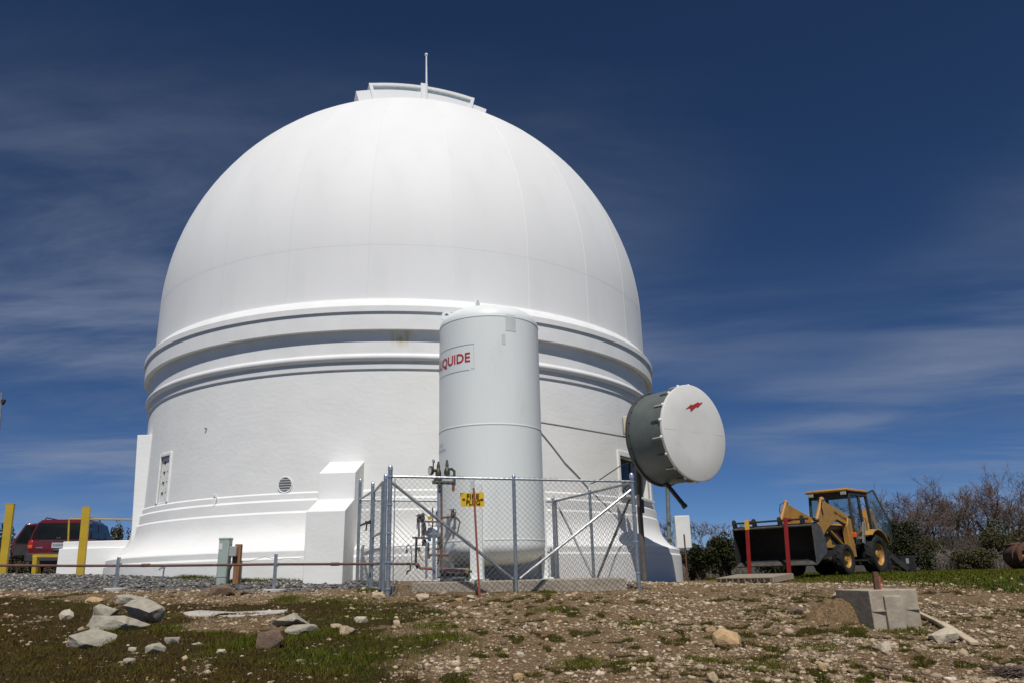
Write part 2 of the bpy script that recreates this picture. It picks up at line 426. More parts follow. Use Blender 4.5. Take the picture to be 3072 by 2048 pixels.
def np_mesh(name, V, Fq, attrs=None, smooth=False):
    me = bpy.data.meshes.new(name)
    n = Fq.shape[1]
    me.vertices.add(len(V)); me.vertices.foreach_set('co', V.astype(np.float32).ravel())
    me.loops.add(Fq.size); me.loops.foreach_set('vertex_index', Fq.astype(np.int32).ravel())
    me.polygons.add(len(Fq)); me.polygons.foreach_set('loop_start', np.arange(0, Fq.size, n, dtype=np.int32))
    me.update(calc_edges=True)
    if smooth: me.polygons.foreach_set('use_smooth', np.ones(len(Fq), dtype=bool))
    for k, a in (attrs or {}).items():
        at_ = me.attributes.new(k, 'FLOAT', 'POINT'); at_.data.foreach_set('value', a.astype(np.float32))
    me.validate(); return me

yp = [2.0]
while yp[-1] < 3000:
    y_ = yp[-1]; yp.append(y_ * (1.0068 if y_ < 28 else 1.06))
yp = np.array(yp); NU = 521
tt = np.linspace(-1, 1, NU); uu = .42 * tt + 1.4 * np.abs(tt) ** 5 * np.sign(tt)
Yg, Ug = np.meshgrid(yp - 6.0, uu, indexing='ij')
Xg = Ug * (Yg + 6.0) * 1.35
Zg = ground(Xg, Yg)
Zg = np.where(np.hypot(Xg - AX, Yg - AY) < 7.6, Zg - .1, Zg)
vg, lw, gr, gn = masks(Xg, Yg)
Zg = Zg + vg * .02 * (fbm(Xg * 9, Yg * 9, 71, 2) - .3) * (Yg < 16)
nr, nc = Xg.shape
idx = np.arange(nr * nc).reshape(nr, nc)
Fq = np.stack([idx[:-1, :-1], idx[:-1, 1:], idx[1:, 1:], idx[1:, :-1]], -1).reshape(-1, 4)
me = np_mesh('ground', np.stack([Xg, Yg, Zg], -1).reshape(-1, 3), Fq, {'veg': vg.ravel(), 'lawn': lw.ravel(), 'gravel': gr.ravel(), 'green': gn.ravel()}, True)
gm = bpy.data.materials.new('ground'); gm.use_nodes = True; N, L = gm.node_tree.nodes, gm.node_tree.links
b = N['Principled BSDF']; b.inputs['Roughness'].default_value = .95; b.inputs['Specular IOR Level'].default_value = .1
geo = N.new('ShaderNodeNewGeometry')
def gn_noise(scale, detail=6, rough=.6):
    n = N.new('ShaderNodeTexNoise'); n.inputs['Scale'].default_value = scale; n.inputs['Detail'].default_value = detail; n.inputs['Roughness'].default_value = rough
    L.new(geo.outputs['Position'], n.inputs['Vector']); return n.outputs['Fac']
def gr_ramp(v, stops):
    r = N.new('ShaderNodeValToRGB'); els = r.color_ramp.elements
    while len(els) < len(stops): els.new(.5)
    for e, (p, c) in zip(els, stops): e.position = p; e.color = (*c, 1)
    L.new(v, r.inputs[0]); return r.outputs[0]
def gattr(n_): 
    a = N.new('ShaderNodeAttribute'); a.attribute_name = n_; return a.outputs['Fac']
def gmix(f, a, b_):
    m = N.new('ShaderNodeMix'); m.data_type = 'RGBA'; L.new(f, m.inputs[0]); L.new(a, m.inputs[6]); L.new(b_, m.inputs[7]); return m.outputs[2]
def gmath(op, a, b_):
    m = N.new('ShaderNodeMath'); m.operation = op; m.use_clamp = True
    for i, v in enumerate((a, b_)):
        if isinstance(v, (int, float)): m.inputs[i].default_value = v
        else: L.new(v, m.inputs[i])
    return m.outputs[0]
nf = gn_noise(26, 8, .7); nm = gn_noise(5, 6); nl = gn_noise(1.1, 4)
soil = gr_ramp(nf, [(.30, (.06, .036, .018)), (.46, (.170, .110, .058)), (.62, (.25, .175, .10)), (.8, (.40, .31, .20))])
soil2 = gr_ramp(nm, [(.3, (.105, .066, .034)), (.7, (.235, .162, .092))])
soil = gmix(gr_ramp(nl, [(.35, (0, 0, 0)), (.65, (.7, .7, .7))]), soil, soil2)
vor = N.new('ShaderNodeTexVoronoi'); vor.inputs['Scale'].default_value = 34; L.new(geo.outputs['Position'], vor.inputs['Vector'])
peb = gmath('LESS_THAN', vor.outputs['Distance'], .26)
sepv = N.new('ShaderNodeSeparateColor'); L.new(vor.outputs['Color'], sepv.inputs[0])
pebm = gmath('MULTIPLY', peb, gmath('GREATER_THAN', sepv.outputs[0], .66))
pebc = gr_ramp(sepv.outputs[1], [(.1, (.24, .19, .14)), (.5, (.42, .35, .26)), (.9, (.56, .50, .41))])
soil = gmix(pebm, soil, pebc)
vegc = gr_ramp(nf, [(.3, (.018, .012, .004)), (.5, (.042, .028, .008)), (.66, (.074, .050, .015)), (.8, (.14, .10, .05))])
vegg = gr_ramp(nf, [(.3, (.015, .017, .003)), (.6, (.038, .042, .007)), (.8, (.07, .065, .016))])
vegc = gmix(gattr('green'), vegc, vegg)
lawnc = gr_ramp(gmath('ADD', gmath('MULTIPLY', nm, .6), gmath('MULTIPLY', nl, .4)), [(.35, (.022, .038, .006)), (.5, (.040, .058, .010)), (.62, (.062, .066, .016)), (.72, (.11, .085, .035))])
grv = N.new('ShaderNodeTexVoronoi'); grv.inputs['Scale'].default_value = 26; L.new(geo.outputs['Position'], grv.inputs['Vector'])
sg = N.new('ShaderNodeSeparateColor'); L.new(grv.outputs['Color'], sg.inputs[0])
grvc = gr_ramp(sg.outputs[0], [(.1, (.04, .04, .04)), (.5, (.11, .105, .10)), (.9, (.25, .24, .22))])
vf = gr_ramp(gmath('ADD', gattr('veg'), gmath('MULTIPLY', gmath('SUBTRACT', nf, .5), .6)), [(.28, (0, 0, 0)), (.62, (1, 1, 1))])
c_ = gmix(vf, soil, vegc); c_ = gmix(gattr('lawn'), c_, lawnc); c_ = gmix(gattr('gravel'), c_, grvc)
L.new(c_, b.inputs['Base Color'])
bp = N.new('ShaderNodeBump'); bp.inputs['Strength'].default_value = 1.0; bp.inputs['Distance'].default_value = .05
hgt = gmath('ADD', gmath('MULTIPLY', nf, .7), gmath('MULTIPLY', pebm, .35)); L.new(hgt, bp.inputs['Height']); L.new(bp.outputs[0], b.inputs['Normal'])
me.materials.append(gm)
go = bpy.data.objects.new('ground', me); col.objects.link(go); tag(go, kind='structure')

def tint_mat(name, stops, rough=.9):
    m = bpy.data.materials.new(name); m.use_nodes = True; N2, L2 = m.node_tree.nodes, m.node_tree.links
    b2 = N2['Principled BSDF']; b2.inputs['Roughness'].default_value = rough; b2.inputs['Specular IOR Level'].default_value = .15
    a = N2.new('ShaderNodeAttribute'); a.attribute_name = 'tint'
    r = N2.new('ShaderNodeValToRGB'); els = r.color_ramp.elements
    while len(els) < len(stops): els.new(.5)
    for e, (p, c) in zip(els, stops): e.position = p; e.color = (*c, 1)
    n = N2.new('ShaderNodeTexNoise'); n.inputs['Scale'].default_value = 40
    ad = N2.new('ShaderNodeMath'); ad.operation = 'MULTIPLY_ADD'; ad.inputs[1].default_value = .25; L2.new(n.outputs['Fac'], ad.inputs[0])
    su = N2.new('ShaderNodeMath'); su.operation = 'SUBTRACT'; su.inputs[1].default_value = .125; L2.new(a.outputs['Fac'], su.inputs[0]); L2.new(su.outputs[0], ad.inputs[2])
    L2.new(ad.outputs[0], r.inputs[0]); L2.new(r.outputs[0], b2.inputs['Base Color']); MAT[name] = m; return m
tint_mat('pebbles', [(.0, (.13, .095, .065)), (.3, (.27, .20, .13)), (.55, (.40, .31, .205)), (.8, (.52, .43, .31)), (1, (.62, .55, .44))])
tint_mat('gravel_stone', [(.0, (.035, .035, .037)), (.4, (.10, .097, .092)), (.75, (.20, .19, .175)), (1, (.36, .35, .32))])
tint_mat('grass_blades', [(.0, (.050, .030, .008)), (.3, (.115, .072, .020)), (.5, (.082, .070, .008)), (.75, (.075, .098, .007)), (1, (.110, .140, .012))])
rng = np.random.default_rng(5)
bmi = bmesh.new(); bmesh.ops.create_icosphere(bmi, subdivisions=1, radius=1.0)
icoV = np.array([v.co[:] for v in bmi.verts]); icoF = np.array([[v.index for v in f.verts] for f in bmi.faces]); bmi.free()
def sample_xy(n, y0, y1, umax=.78):
    y = y0 * (y1 / y0) ** rng.random(n); u = (rng.random(n) * 2 - 1) * umax; return u * y, y
def scatter_stones(name, x, y, s, tint, m, kind_label):
    n = len(x); jit = 1 + (rng.random((n, 12, 1)) - .5) * .75
    V = icoV[None] * jit
    sc = s[:, None] * np.stack([rng.uniform(.7, 1.4, n), rng.uniform(.7, 1.3, n), rng.uniform(.35, .8, n)], -1)
    V = V * sc[:, None, :]
    a = rng.random(n) * 6.283; c, s_ = np.cos(a)[:, None], np.sin(a)[:, None]
    Vx = V[..., 0] * c - V[..., 1] * s_; Vy = V[..., 0] * s_ + V[..., 1] * c
    z = ground(x, y) + sc[:, 2] * .25
    P = np.stack([Vx + x[:, None], Vy + y[:, None], V[..., 2] + z[:, None]], -1).reshape(-1, 3)
    Fi = (icoF[None] + (np.arange(n) * 12)[:, None, None]).reshape(-1, 3)
    me_ = np_mesh(name, P, Fi, {'tint': np.repeat(tint, 12)}); me_.materials.append(MAT[m])
    o = bpy.data.objects.new(name, me_); col.objects.link(o); tag(o, kind_label[0], kind_label[1], kind='stuff'); return o
x, y = sample_xy(150000, 6.6, 17.5)
v_, l_, g_, _ = masks(x, y)
keep = rng.random(len(x)) < np.clip(.95 - v_ * .93, .05, 1) * (1 - g_) * (1 - l_ * .92) * (.30 + .7 * sstep(.40, .62, fbm(x * 1.4, y * 1.4, 91, 4)))
keep &= np.hypot(x - AX, y - AY) > 7.95
keep &= ~((x > -1.8) & (x < 1.9) & (y > 13.3))
x, y = x[keep], y[keep]
s = np.minimum(np.exp(rng.normal(-4.65, .62, len(x))), .055) * (1 - .35 * masks(x, y)[0])
scatter_stones('loose_pebbles', x, y, s, np.clip(rng.normal(.38, .25, len(x)), 0, 1), 'pebbles', ('small tan and cream pebbles strewn over the bare slope', 'pebbles'))
x = rng.uniform(-14.5, -2.2, 14000); y = rng.uniform(13.2, 18.6, 14000)
g_ = masks(x, y)[2]; keep = (rng.random(len(x)) < g_) & (np.hypot(x - AX, y - AY) > 7.95)
x, y = x[keep], y[keep]
scatter_stones('driveway_gravel', x, y, rng.uniform(.012, .034, len(x)), rng.random(len(x)), 'gravel_stone', ('crushed grey gravel spread along the drive in front of the white base', 'gravel'))
# grass
def blades(name, x, y, h, w, tint, lean, label):
    n = len(x); z = ground(x, y) - .008
    a = rng.random(n) * 6.283; dx, dy = np.cos(a) * w, np.sin(a) * w
    la = rng.random(n) * 6.283; lx, ly = np.cos(la) * h * lean, np.sin(la) * h * lean
    P = np.empty((n, 5, 3))
    P[:, 0] = np.stack([x - dx, y - dy, z], -1); P[:, 1] = np.stack([x + dx, y + dy, z], -1)
    P[:, 2] = np.stack([x + dx * .7 + lx * .4, y + dy * .7 + ly * .4, z + h * .6], -1); P[:, 3] = np.stack([x - dx * .7 + lx * .4, y - dy * .7 + ly * .4, z + h * .6], -1)
    P[:, 4] = np.stack([x + lx, y + ly, z + h], -1)
    o_ = (np.arange(n) * 5)[:, None]
    T = np.concatenate([o_ + np.array([[0, 1, 2]]), o_ + np.array([[0, 2, 3]]), o_ + np.array([[3, 2, 4]])], 0)
    me_ = np_mesh(name, P.reshape(-1, 3), T, {'tint': np.repeat(tint, 5)}); me_.materials.append(MAT['grass_blades'])
    o = bpy.data.objects.new(name, me_); col.objects.link(o); tag(o, label, 'grass', kind='stuff'); return o
x, y = sample_xy(520000, 6.6, 15.5)
v_, l_, g_, gn_ = masks(x, y)
keep = (rng.random(len(x)) < v_ * (.35 + .65 * (fbm(x * 5, y * 5, 95, 3) > .47)) * .75) & (g_ < .3) & (np.hypot(x - AX, y - AY) > 7.95)
x, y, gn_ = x[keep], y[keep], gn_[keep]
h = rng.uniform(.016, .046, len(x)) * (1 + 1.2 * gn_ * rng.random(len(x)))
blades('slope_grass', x, y, h, .0024 + .0012 * rng.random(len(x)), np.clip(rng.normal(.23, .17, len(x)) + gn_ * .52 + .30 * (fbm(x * 2.2, y * 2.2, 97, 3) - .45), 0, 1), .7, 'short patchy brown and green grass on the near slope')
# taller clumps
cl_px = [(780, 1925, 70, .10), (700, 1945, 60, .09), (640, 1905, 40, .07), (1340, 1915, 70, .09), (860, 1800, 40, .09), (1020, 1800, 120, .05), (330, 1895, 40, .07), (510, 1890, 45, .08), (610, 1735, 50, .10), (560, 1735, 30, .10), (730, 1742, 60, .08), (850, 1738, 70, .07), (1105, 1776, 30, .08), (310, 1930, 25, .06), (1300, 1880, 60, .06), (450, 1850, 60, .06), (950, 1905, 80, .06), (1960, 1735, 60, .07), (2060, 1725, 60, .08), (1840, 1738, 40, .06), (2450, 1940, 60, .05), (2700, 1890, 80, .05), (1560, 1770, 30, .05), (1640, 1775, 30, .05), (2100, 1980, 60, .05), (1750, 1990, 70, .05), (1900, 1870, 60, .05), (1650, 1830, 60, .05), (2300, 2000, 70, .05)]
X, Y, H = [], [], []
for cx_, cy_, wpx, hh in cl_px:
    p = hit(cx_, cy_); rr = wpx / F_PX * p.y; n_ = int(800 * min(2.2, rr / .25))
    X.append(p.x + rng.normal(0, rr * .55, n_)); Y.append(p.y + rng.normal(0, rr * .45, n_)); H.append(hh * rng.uniform(.35, 1.1, n_))
X, Y, H = map(np.concatenate, (X, Y, H))
blades('tall_grass', X, Y, H, .0022 + .0016 * rng.random(len(X)), np.clip(rng.normal(.72, .2, len(X)), 0, 1), .5, 'taller green grass tufts growing between the grey slabs')
x = rng.uniform(3, 26, 130000); y = 11.5 + 28 * rng.random(130000) ** 1.2
l_ = masks(x, y)[1]; keep = (rng.random(len(x)) < l_) & (np.abs(x / y) < .74) & (np.hypot(x - AX, y - AY) > 7.95)
x, y = x[keep], y[keep]
blades('lawn_grass', x, y, rng.uniform(.03, .08, len(x)), .006 + .004 * rng.random(len(x)), np.clip(rng.normal(.66, .2, len(x)), 0, 1), .6, 'mown green lawn behind the stony slope')

# ------------------------------------------------------------------ observatory
ob = thing('observatory', 'white domed observatory building with moulded cornice and flared base', 'observatory', (AX, AY, -.3))
A0 = cyl_ang(oncyl(1861, 1430, 7.265)); A1 = cyl_ang(oncyl(1948, 1450, 7.265))          # right window opening
WZ1 = oncyl(1861, 1366, 7.265).z; WZ0 = 1.86
B0 = cyl_ang(oncyl(478.5, 1440, 7.265)); B1 = cyl_ang(oncyl(505, 1440, 7.265))            # lattice panel opening
LZ1 = oncyl(504, 1366, 7.265).z; LZ0 = oncyl(493, 1506, 7.265).z
def arc_profile(prof, name, m, n=192):
    mb = MB(); mb.lathe(prof, (AX, AY, 0), n); return part(name, mb, m, ob, 28)
arc_profile([(7.91, -.9), (7.91, .425), (7.88, .468)], 'foundation', 'stucco')
arc_profile([(7.88, .468), (7.88, .575), (7.865, .60), (7.74, .655), (7.62, .735), (7.51, .87), (7.45, .97), (7.405, 1.09), (7.385, 1.2), (7.373, 1.355), (7.335, 1.40)], 'flared_skirt', 'stucco')
arc_profile([(7.335, 1.40), (7.333, 1.605), (7.295, 1.65), (7.293, 1.76), (7.262, 1.80)], 'belt_course', 'stucco')
mbw = MB()
rw0, rw1, wz0, wz1 = 7.0, 7.265, 1.79, 4.42
def wallseg(a0, a1, z0, z1, n):
    mbw.arcbox(rw0, rw1, a0, a1, z0, z1, n)
wallseg(B1, A0, wz0, wz1, 60); wallseg(A0, A1, wz0, WZ0, 8); wallseg(A0, A1, WZ1, wz1, 8)
wallseg(A1, B0 + 2 * math.pi, wz0, wz1, 120); wallseg(B0, B1, wz0, LZ0, 8); wallseg(B0, B1, LZ1, wz1, 8)
part('wall', mbw, 'stucco', ob, 28)
arc_profile([(7.26, 4.385), (7.30, 4.395), (7.305, 4.49), (7.27, 4.50)], 'lower_band', 'trim_white')
tor = [(7.27, 4.50), (7.28, 4.56)] + [(7.315 + .078 * math.cos(a), 4.645 + .078 * math.sin(a)) for a in np.radians(np.linspace(-75, 85, 14))] + [(7.32, 4.74), (7.325, 4.79)]
arc_profile(tor, 'torus_moulding', 'trim_white')
# frieze with a rust stain
fm = MAT['trim_white'].copy(); fm.name = 'frieze_stained'; MAT['frieze_stained'] = fm
FN, FL = fm.node_tree.nodes, fm.node_tree.links; fb = FN['Principled BSDF']
src = fb.inputs['Base Color'].links[0].from_socket
fg = FN.new('ShaderNodeNewGeometry'); sp = oncyl(1205, 1010, 7.33)
fsub = FN.new('ShaderNodeVectorMath'); fsub.operation = 'SUBTRACT'; fsub.inputs[1].default_value = sp; FL.new(fg.outputs['Position'], fsub.inputs[0])
fmp = FN.new('ShaderNodeMapping'); fmp.inputs['Scale'].default_value = (1 / .34, .5, 1 / .28); FL.new(fsub.outputs[0], fmp.inputs[0])
fgr = FN.new('ShaderNodeTexGradient'); fgr.gradient_type = 'SPHERICAL'; FL.new(fmp.outputs[0], fgr.inputs[0])
fno = FN.new('ShaderNodeTexNoise'); fno.inputs['Scale'].default_value = 5; fno.inputs['Detail'].default_value = 6
fm2 = FN.new('ShaderNodeMapping'); fm2.inputs['Scale'].default_value = (2.4, 1, .45); FL.new(fsub.outputs[0], fm2.inputs[0]); FL.new(fm2.outputs[0], fno.inputs['Vector'])
fr1 = FN.new('ShaderNodeMapRange'); fr1.inputs['From Min'].default_value = .36; fr1.inputs['From Max'].default_value = .58; FL.new(fno.outputs['Fac'], fr1.inputs['Value'])
fmu = FN.new('ShaderNodeMath'); fmu.operation = 'MULTIPLY'; FL.new(fgr.outputs['Fac'], fmu.inputs[0]); FL.new(fr1.outputs[0], fmu.inputs[1])
fmx = FN.new('ShaderNodeMix'); fmx.data_type = 'RGBA'; FL.new(fmu.outputs[0], fmx.inputs[0]); FL.new(src, fmx.inputs[6]); fmx.inputs[7].default_value = (.55, .40, .14, 1)
FL.new(fmx.outputs[2], fb.inputs['Base Color'])
arc_profile([(7.325, 4.79), (7.328, 5.24)], 'frieze', 'frieze_stained')
arc_profile([(7.328, 5.24), (7.46, 5.226), (7.482, 5.232), (7.483, 5.64)], 'lower_cornice', 'trim_white')
arc_profile([(7.483, 5.632), (7.515, 5.624), (7.524, 5.632), (7.524, 5.76), (7.515, 5.775), (7.34, 5.985), (7.26, 6.0)], 'upper_cornice', 'trim_white')
# dome gores + drum panels, 24 each, shared meshes
def gore_mesh(prof, name):
    mb = MB(); angs = [0, .10, .35, 3, 6, 9, 12, 14.65, 15.0]; offs = [.0, .005, .005, .004, .003, .002, .001, .0, 0.]
    vs_ = []; m = len(prof)
    for a, o in zip(angs, offs):
        for r, z in prof:
            rr = r + o * min(1, r / 2.0); vs_.append(Vector((rr * math.sin(math.radians(a)), -rr * math.cos(math.radians(a)), z)))
    fs = [(k * m + i, (k + 1) * m + i, (k + 1) * m + i + 1, k * m + i + 1) for k in range(len(angs) - 1) for i in range(m - 1)]
    mb.add(vs_, fs); return mb.mesh(name, 'dome_paint', None, 20)
DZ = 7.35
g_me = gore_mesh([(7.2995, 7.318), (7.2995, 7.33)] + [(7.3 * math.cos(t), DZ + 7.3 * math.sin(t)) for t in np.radians(np.linspace(1, 89.3, 34))], 'dome_gore')
p_me = gore_mesh([(7.2982, 5.9), (7.2982, 7.318), (7.2995, 7.3181)], 'drum_panel')
for k in range(24):
    rz = math.radians(.3 + 15 * k)
    inst('dome_gore', g_me, ob, (AX, AY, 0), (0, 0, rz)); inst('drum_panel', p_me, ob, (AX, AY, 0), (0, 0, rz))
# shutter housing on top
q0, psi = 2.5, math.radians(17.5)
hu = Vector((math.cos(psi), math.sin(psi), 0)); hn = Vector((math.sin(psi), -math.cos(psi), 0))
def hp(rho, a, back=0.0):
    a = math.radians(a); return Vector((AX, AY, DZ)) + hn * (q0 - back) + hu * (rho * math.sin(a)) + Vector((0, 0, rho * math.cos(a)))
def harc(r0, r1, a0, a1, b0, b1, n=14):
    mb = MB(); vs_ = []; fs = []
    for k in range(n + 1):
        a = a0 + (a1 - a0) * k / n; vs_ += [hp(r0, a, b0), hp(r1, a, b0), hp(r1, a, b1), hp(r0, a, b1)]
    for k in range(n):
        o = 4 * k
        for i in range(4): j = (i + 1) % 4; fs.append((o + i, o + 4 + i, o + 4 + j, o + j))
    fs += [(0, 1, 2, 3), (4 * n + 3, 4 * n + 2, 4 * n + 1, 4 * n)]
    mb.add(vs_, fs); return mb
sh = part('shutter_housing', harc(6.7, 7.36, -17.5, 15.4, 0, 5.0, 24), 'dome_paint', ob, 20)
part('upper_housing', harc(7.0, 7.54, -13.7, 11.5, .10, 4.8, 20), 'dome_paint', sh, 20)
part('roof_rail', harc(7.52, 7.60, -13.9, 11.7, 0, 4.9, 20), 'trim_white', sh, 20)
for a0, a1 in ((-13.0, -8.0), (-7.8, -2.2), (.35, 5.6), (5.8, 11.0)):
    part('clerestory_panel', harc(7.40, 7.515, a0, a1, .085, .13, 8), 'roof_vent_blue', sh, 20)
part('centre_post', harc(6.8, 7.64, -1.6, .05, -.08, .3, 3), 'dome_paint', sh, 20)
part('side_post', harc(6.8, 7.58, -14.0, -13.2, -.04, .3, 2), 'dome_paint', sh, 20)
part('side_post', harc(6.8, 7.58, 11.0, 11.8, -.04, .3, 2), 'dome_paint', sh, 20)
lr = MB(); p0 = hp(6.9, -.25, -.12); p1 = at(1279, 165, p0.y)
lr.path([p0, p0.lerp(p1, .5), p1], [.035, .03, .022], 8); lr.sphere(p1, .055, 10, 8); part('lightning_rod', lr, 'trim_white', ob)
# front stepped buttress
ba = cyl_ang(oncyl(986, 1500, 7.9)) + .022
def fr(a):   # frame at angle a: columns tangent, up, outward
    t = Vector((math.cos(a), math.sin(a), 0)); n = Vector((math.sin(a), -math.cos(a), 0)); return t, n
t_, n_ = fr(ba)
bz = lambda y, r: at(985, y, AY - r).z
prof = [(7.0, -.6), (8.70, -.6), (8.70, bz(1531, 8.70)), (8.0, bz(1500, 8.0) + .02), (8.0, bz(1417, 8.0)), (7.27, bz(1385, 7.27)), (7.0, bz(1385, 7.27))]
Mb = Matrix((( n_.x, 0, t_.x, AX - t_.x * .37), (n_.y, 0, t_.y, AY - t_.y * .37), (0, 1, 0, 0), (0, 0, 0, 1)))
mb = MB(); mb.prism(prof, Mb, .74); part('buttress', mb, 'stucco', ob, 20, bev=.012)
# entrance pier at the left flank
PY = oncyl(457, 1303, 7.265).y
mb = MB(); pz1 = at(430, 1303, PY).z
mb.add([at(391, 1640, PY), at(470, 1640, PY), Vector((at(470, 1303, PY).x, PY, pz1)), Vector((at(412, 1303, PY).x, PY, pz1)),
        at(391, 1640, PY) + Vector((0, 1.4, 0)), at(470, 1640, PY) + Vector((0, 1.4, 0)), Vector((at(470, 1303, PY).x, PY + 1.4, pz1)), Vector((at(412, 1303, PY).x, PY + 1.4, pz1))],
       [(0, 1, 2, 3), (5, 4, 7, 6), (0, 3, 7, 4), (1, 5, 6, 2), (3, 2, 6, 7), (0, 4, 5, 1)])
part('entrance_pier', mb, 'stucco', ob, 20, bev=.012)
# round louvred vent
vp = oncyl(855.5, 1453, 7.265); va = cyl_ang(vp); t_, n_ = fr(va)
vent = part('vent', MB().lathe([(.145, -.02), (.145, .012), (.168, .02), (.175, .0), (.175, -.02)], vp, 36, n_), 'trim_white', ob)
part('vent_shade_disc', MB().lathe([(.0, .004), (.146, .004)], vp, 36, n_), 'hoe_black', vent)  # black disc stands in for the shade behind the slats
for k in range(5):
    zz = -.105 + k * .052; hw = math.sqrt(max(.143 ** 2 - zz * zz, .0004))
    mb = MB(); c = vp + Vector((0, 0, zz)) + n_ * .012
    mb.beam(c - t_ * hw, c + t_ * hw, .008, .036, n_ * .8 + Vector((0, 0, 1))); part('slat', mb, 'trim_white', vent)
# lattice panel (left) with black triangles standing in for its shaded openings
lat = part('lattice_panel', MB().arcbox(7.10, 7.225, B0 - .01, B1 + .01, LZ0 - .02, LZ1 + .02, 6), 'stucco', ob, 20)
fw_ = .055; fa = .075 / 7.27
for a0, a1, z0, z1 in ((B0 - fa, B0, LZ0, LZ1 + .08), (B1, B1 + fa, LZ0, LZ1 + .08), (B0, B1, LZ1, LZ1 + .08)):
    part('panel_frame', MB().arcbox(7.2, 7.30, a0, a1, z0, z1, 4), 'stucco', ob, 20, bev=.01)
lh = LZ1 - LZ0
for r_ in range(4):
    zt = LZ1 - .10 - r_ * (lh - .12) / 4; zb_ = zt - (lh - .12) / 4 * .80; zk = zt - (lh - .12) / 4 * .42
    for c_i in range(2):
        am = B0 + (B1 - B0) * (.27 + .46 * c_i); da = (B1 - B0) * .13
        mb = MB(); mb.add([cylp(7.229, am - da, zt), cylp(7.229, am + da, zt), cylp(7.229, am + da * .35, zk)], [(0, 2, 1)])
        op = part('opening_shade', mb, 'hoe_black', lat, 0)
        mb = MB(); mb.add([cylp(7.231, am - da, zt), cylp(7.255, am - da * .2, zt - .06), cylp(7.233, am - da * .15, zb_), cylp(7.231, am - da * 1.0, zb_ + .06)], [(0, 1, 2, 3)])
        part('lattice_fin', mb, 'stucco', lat, 0)
# right window
fa = .10 / 7.27
for a0, a1, z0, z1 in ((A0 - fa, A0, WZ0, WZ1 + .13), (A1, A1 + fa, WZ0, WZ1 + .13), (A0, A1, WZ1, WZ1 + .13)):
    part('window_surround', MB().arcbox(7.2, 7.30, a0, a1, z0, z1, 4), 'stucco', ob, 20, bev=.01)
part('window_sill', MB().arcbox(7.1, 7.36, A0 - fa * 1.3, A1 + fa * 1.3, WZ0 - .07, WZ0, 6), 'stucco', ob, 20, bev=.01)
wn_ = part('window', MB().arcbox(7.03, 7.06, A0, A1, WZ0, WZ1, 6), 'dark_glass', ob, 20)
for f_ in (0.02, .5, .98):
    a_ = A0 + (A1 - A0) * f_; part('mullion', MB().arcbox(7.05, 7.10, a_ - .004, a_ + .004, WZ0, WZ1, 2), 'elec_green', wn_, 20)
# small fittings on the wall
kp = oncyl(620, 1284, 7.265); t_, n_ = fr(cyl_ang(kp)); part('wall_knob', MB().tube(kp, kp + n_ * .05, .022, .018, 8), 'galv', ob)
cp = [oncyl(640, 1484, 7.29), oncyl(650, 1484, 7.31), oncyl(647, 1500, 7.33), oncyl(640, 1512, 7.35)]
part('conduit_stub', MB().path(cp, .012, 6), 'trim_white', ob)

# ------------------------------------------------------------------ low wall, bollards, rail, pipe
def text_shape(s, size, sx=1.0):
    cu = bpy.data.curves.new('tmp', 'FONT'); cu.body = s; cu.size = size; cu.align_x = 'LEFT'; cu.resolution_u = 3; cu.fill_mode = 'FRONT'; cu.extrude = 0
    o = bpy.data.objects.new('tmp', cu); col.objects.link(o); bpy.context.view_layer.update()
    dg = bpy.context.evaluated_depsgraph_get(); e = o.evaluated_get(dg); m = e.to_mesh()
    V = [(v.co.x * sx, v.co.y) for v in m.vertices]; Fc = [tuple(p.vertices) for p in m.polygons]; e.to_mesh_clear()
    bpy.data.objects.remove(o); bpy.data.curves.remove(cu); return V, Fc
def text_flat(s, size, M, sx=1.0, bold=0.0, width=None):
    V, Fc = text_shape(s, size, sx)
    if width: k = width / max(v[0] for v in V); V = [(a * k, b_) for a, b_ in V]
    mb = MB(); mb.add([M @ Vector((a, b_, 0)) for a, b_ in V], Fc)
    if bold: 
        for d in ((bold, 0), (-bold, 0), (0, bold), (0, -bold)): mb.add([M @ Vector((a + d[0], b_ + d[1], -.0004 * abs(d[0] > 0))) for a, b_ in V], Fc)
    return mb

lwY = 20.4
p = at(300, 1725, lwY)
lw_ = thing('low_wall', 'low white stucco wall with stepped coping left of the observatory base', 'wall', (at(165, 1725, lwY).x, lwY, p.z))
xl0, xl1, xr = at(166, 1722, lwY).x, at(176, 1641, lwY).x, AX - 5.6
zt_, zm = at(300, 1620, lwY).z, at(300, 1641, lwY).z
mb = MB(); mb.bb((xl0, lwY, -.4), (xr, lwY + .55, zm)); part('wall_body', mb, 'stucco', lw_, 20, bev=.015)
mb = MB(); mb.bb((xl1 + .06, lwY + .06, zm - .01), (xr, lwY + .5, zt_)); part('coping', mb, 'stucco', lw_, 20, bev=.015)
ry = lwY + 1.2
rl = thing('pipe_railing', 'thin yellow pipe handrail above the low white wall', 'railing', at(205, 1640, ry))
q = [at(203, 1660, ry), at(207, 1563, ry), at(208, 1558, ry), at(212, 1555.5, ry), at(300, 1556, ry), at(420, 1557, ry)]
part('rail', MB().path(q, .024, 8), 'yellow_paint', rl)
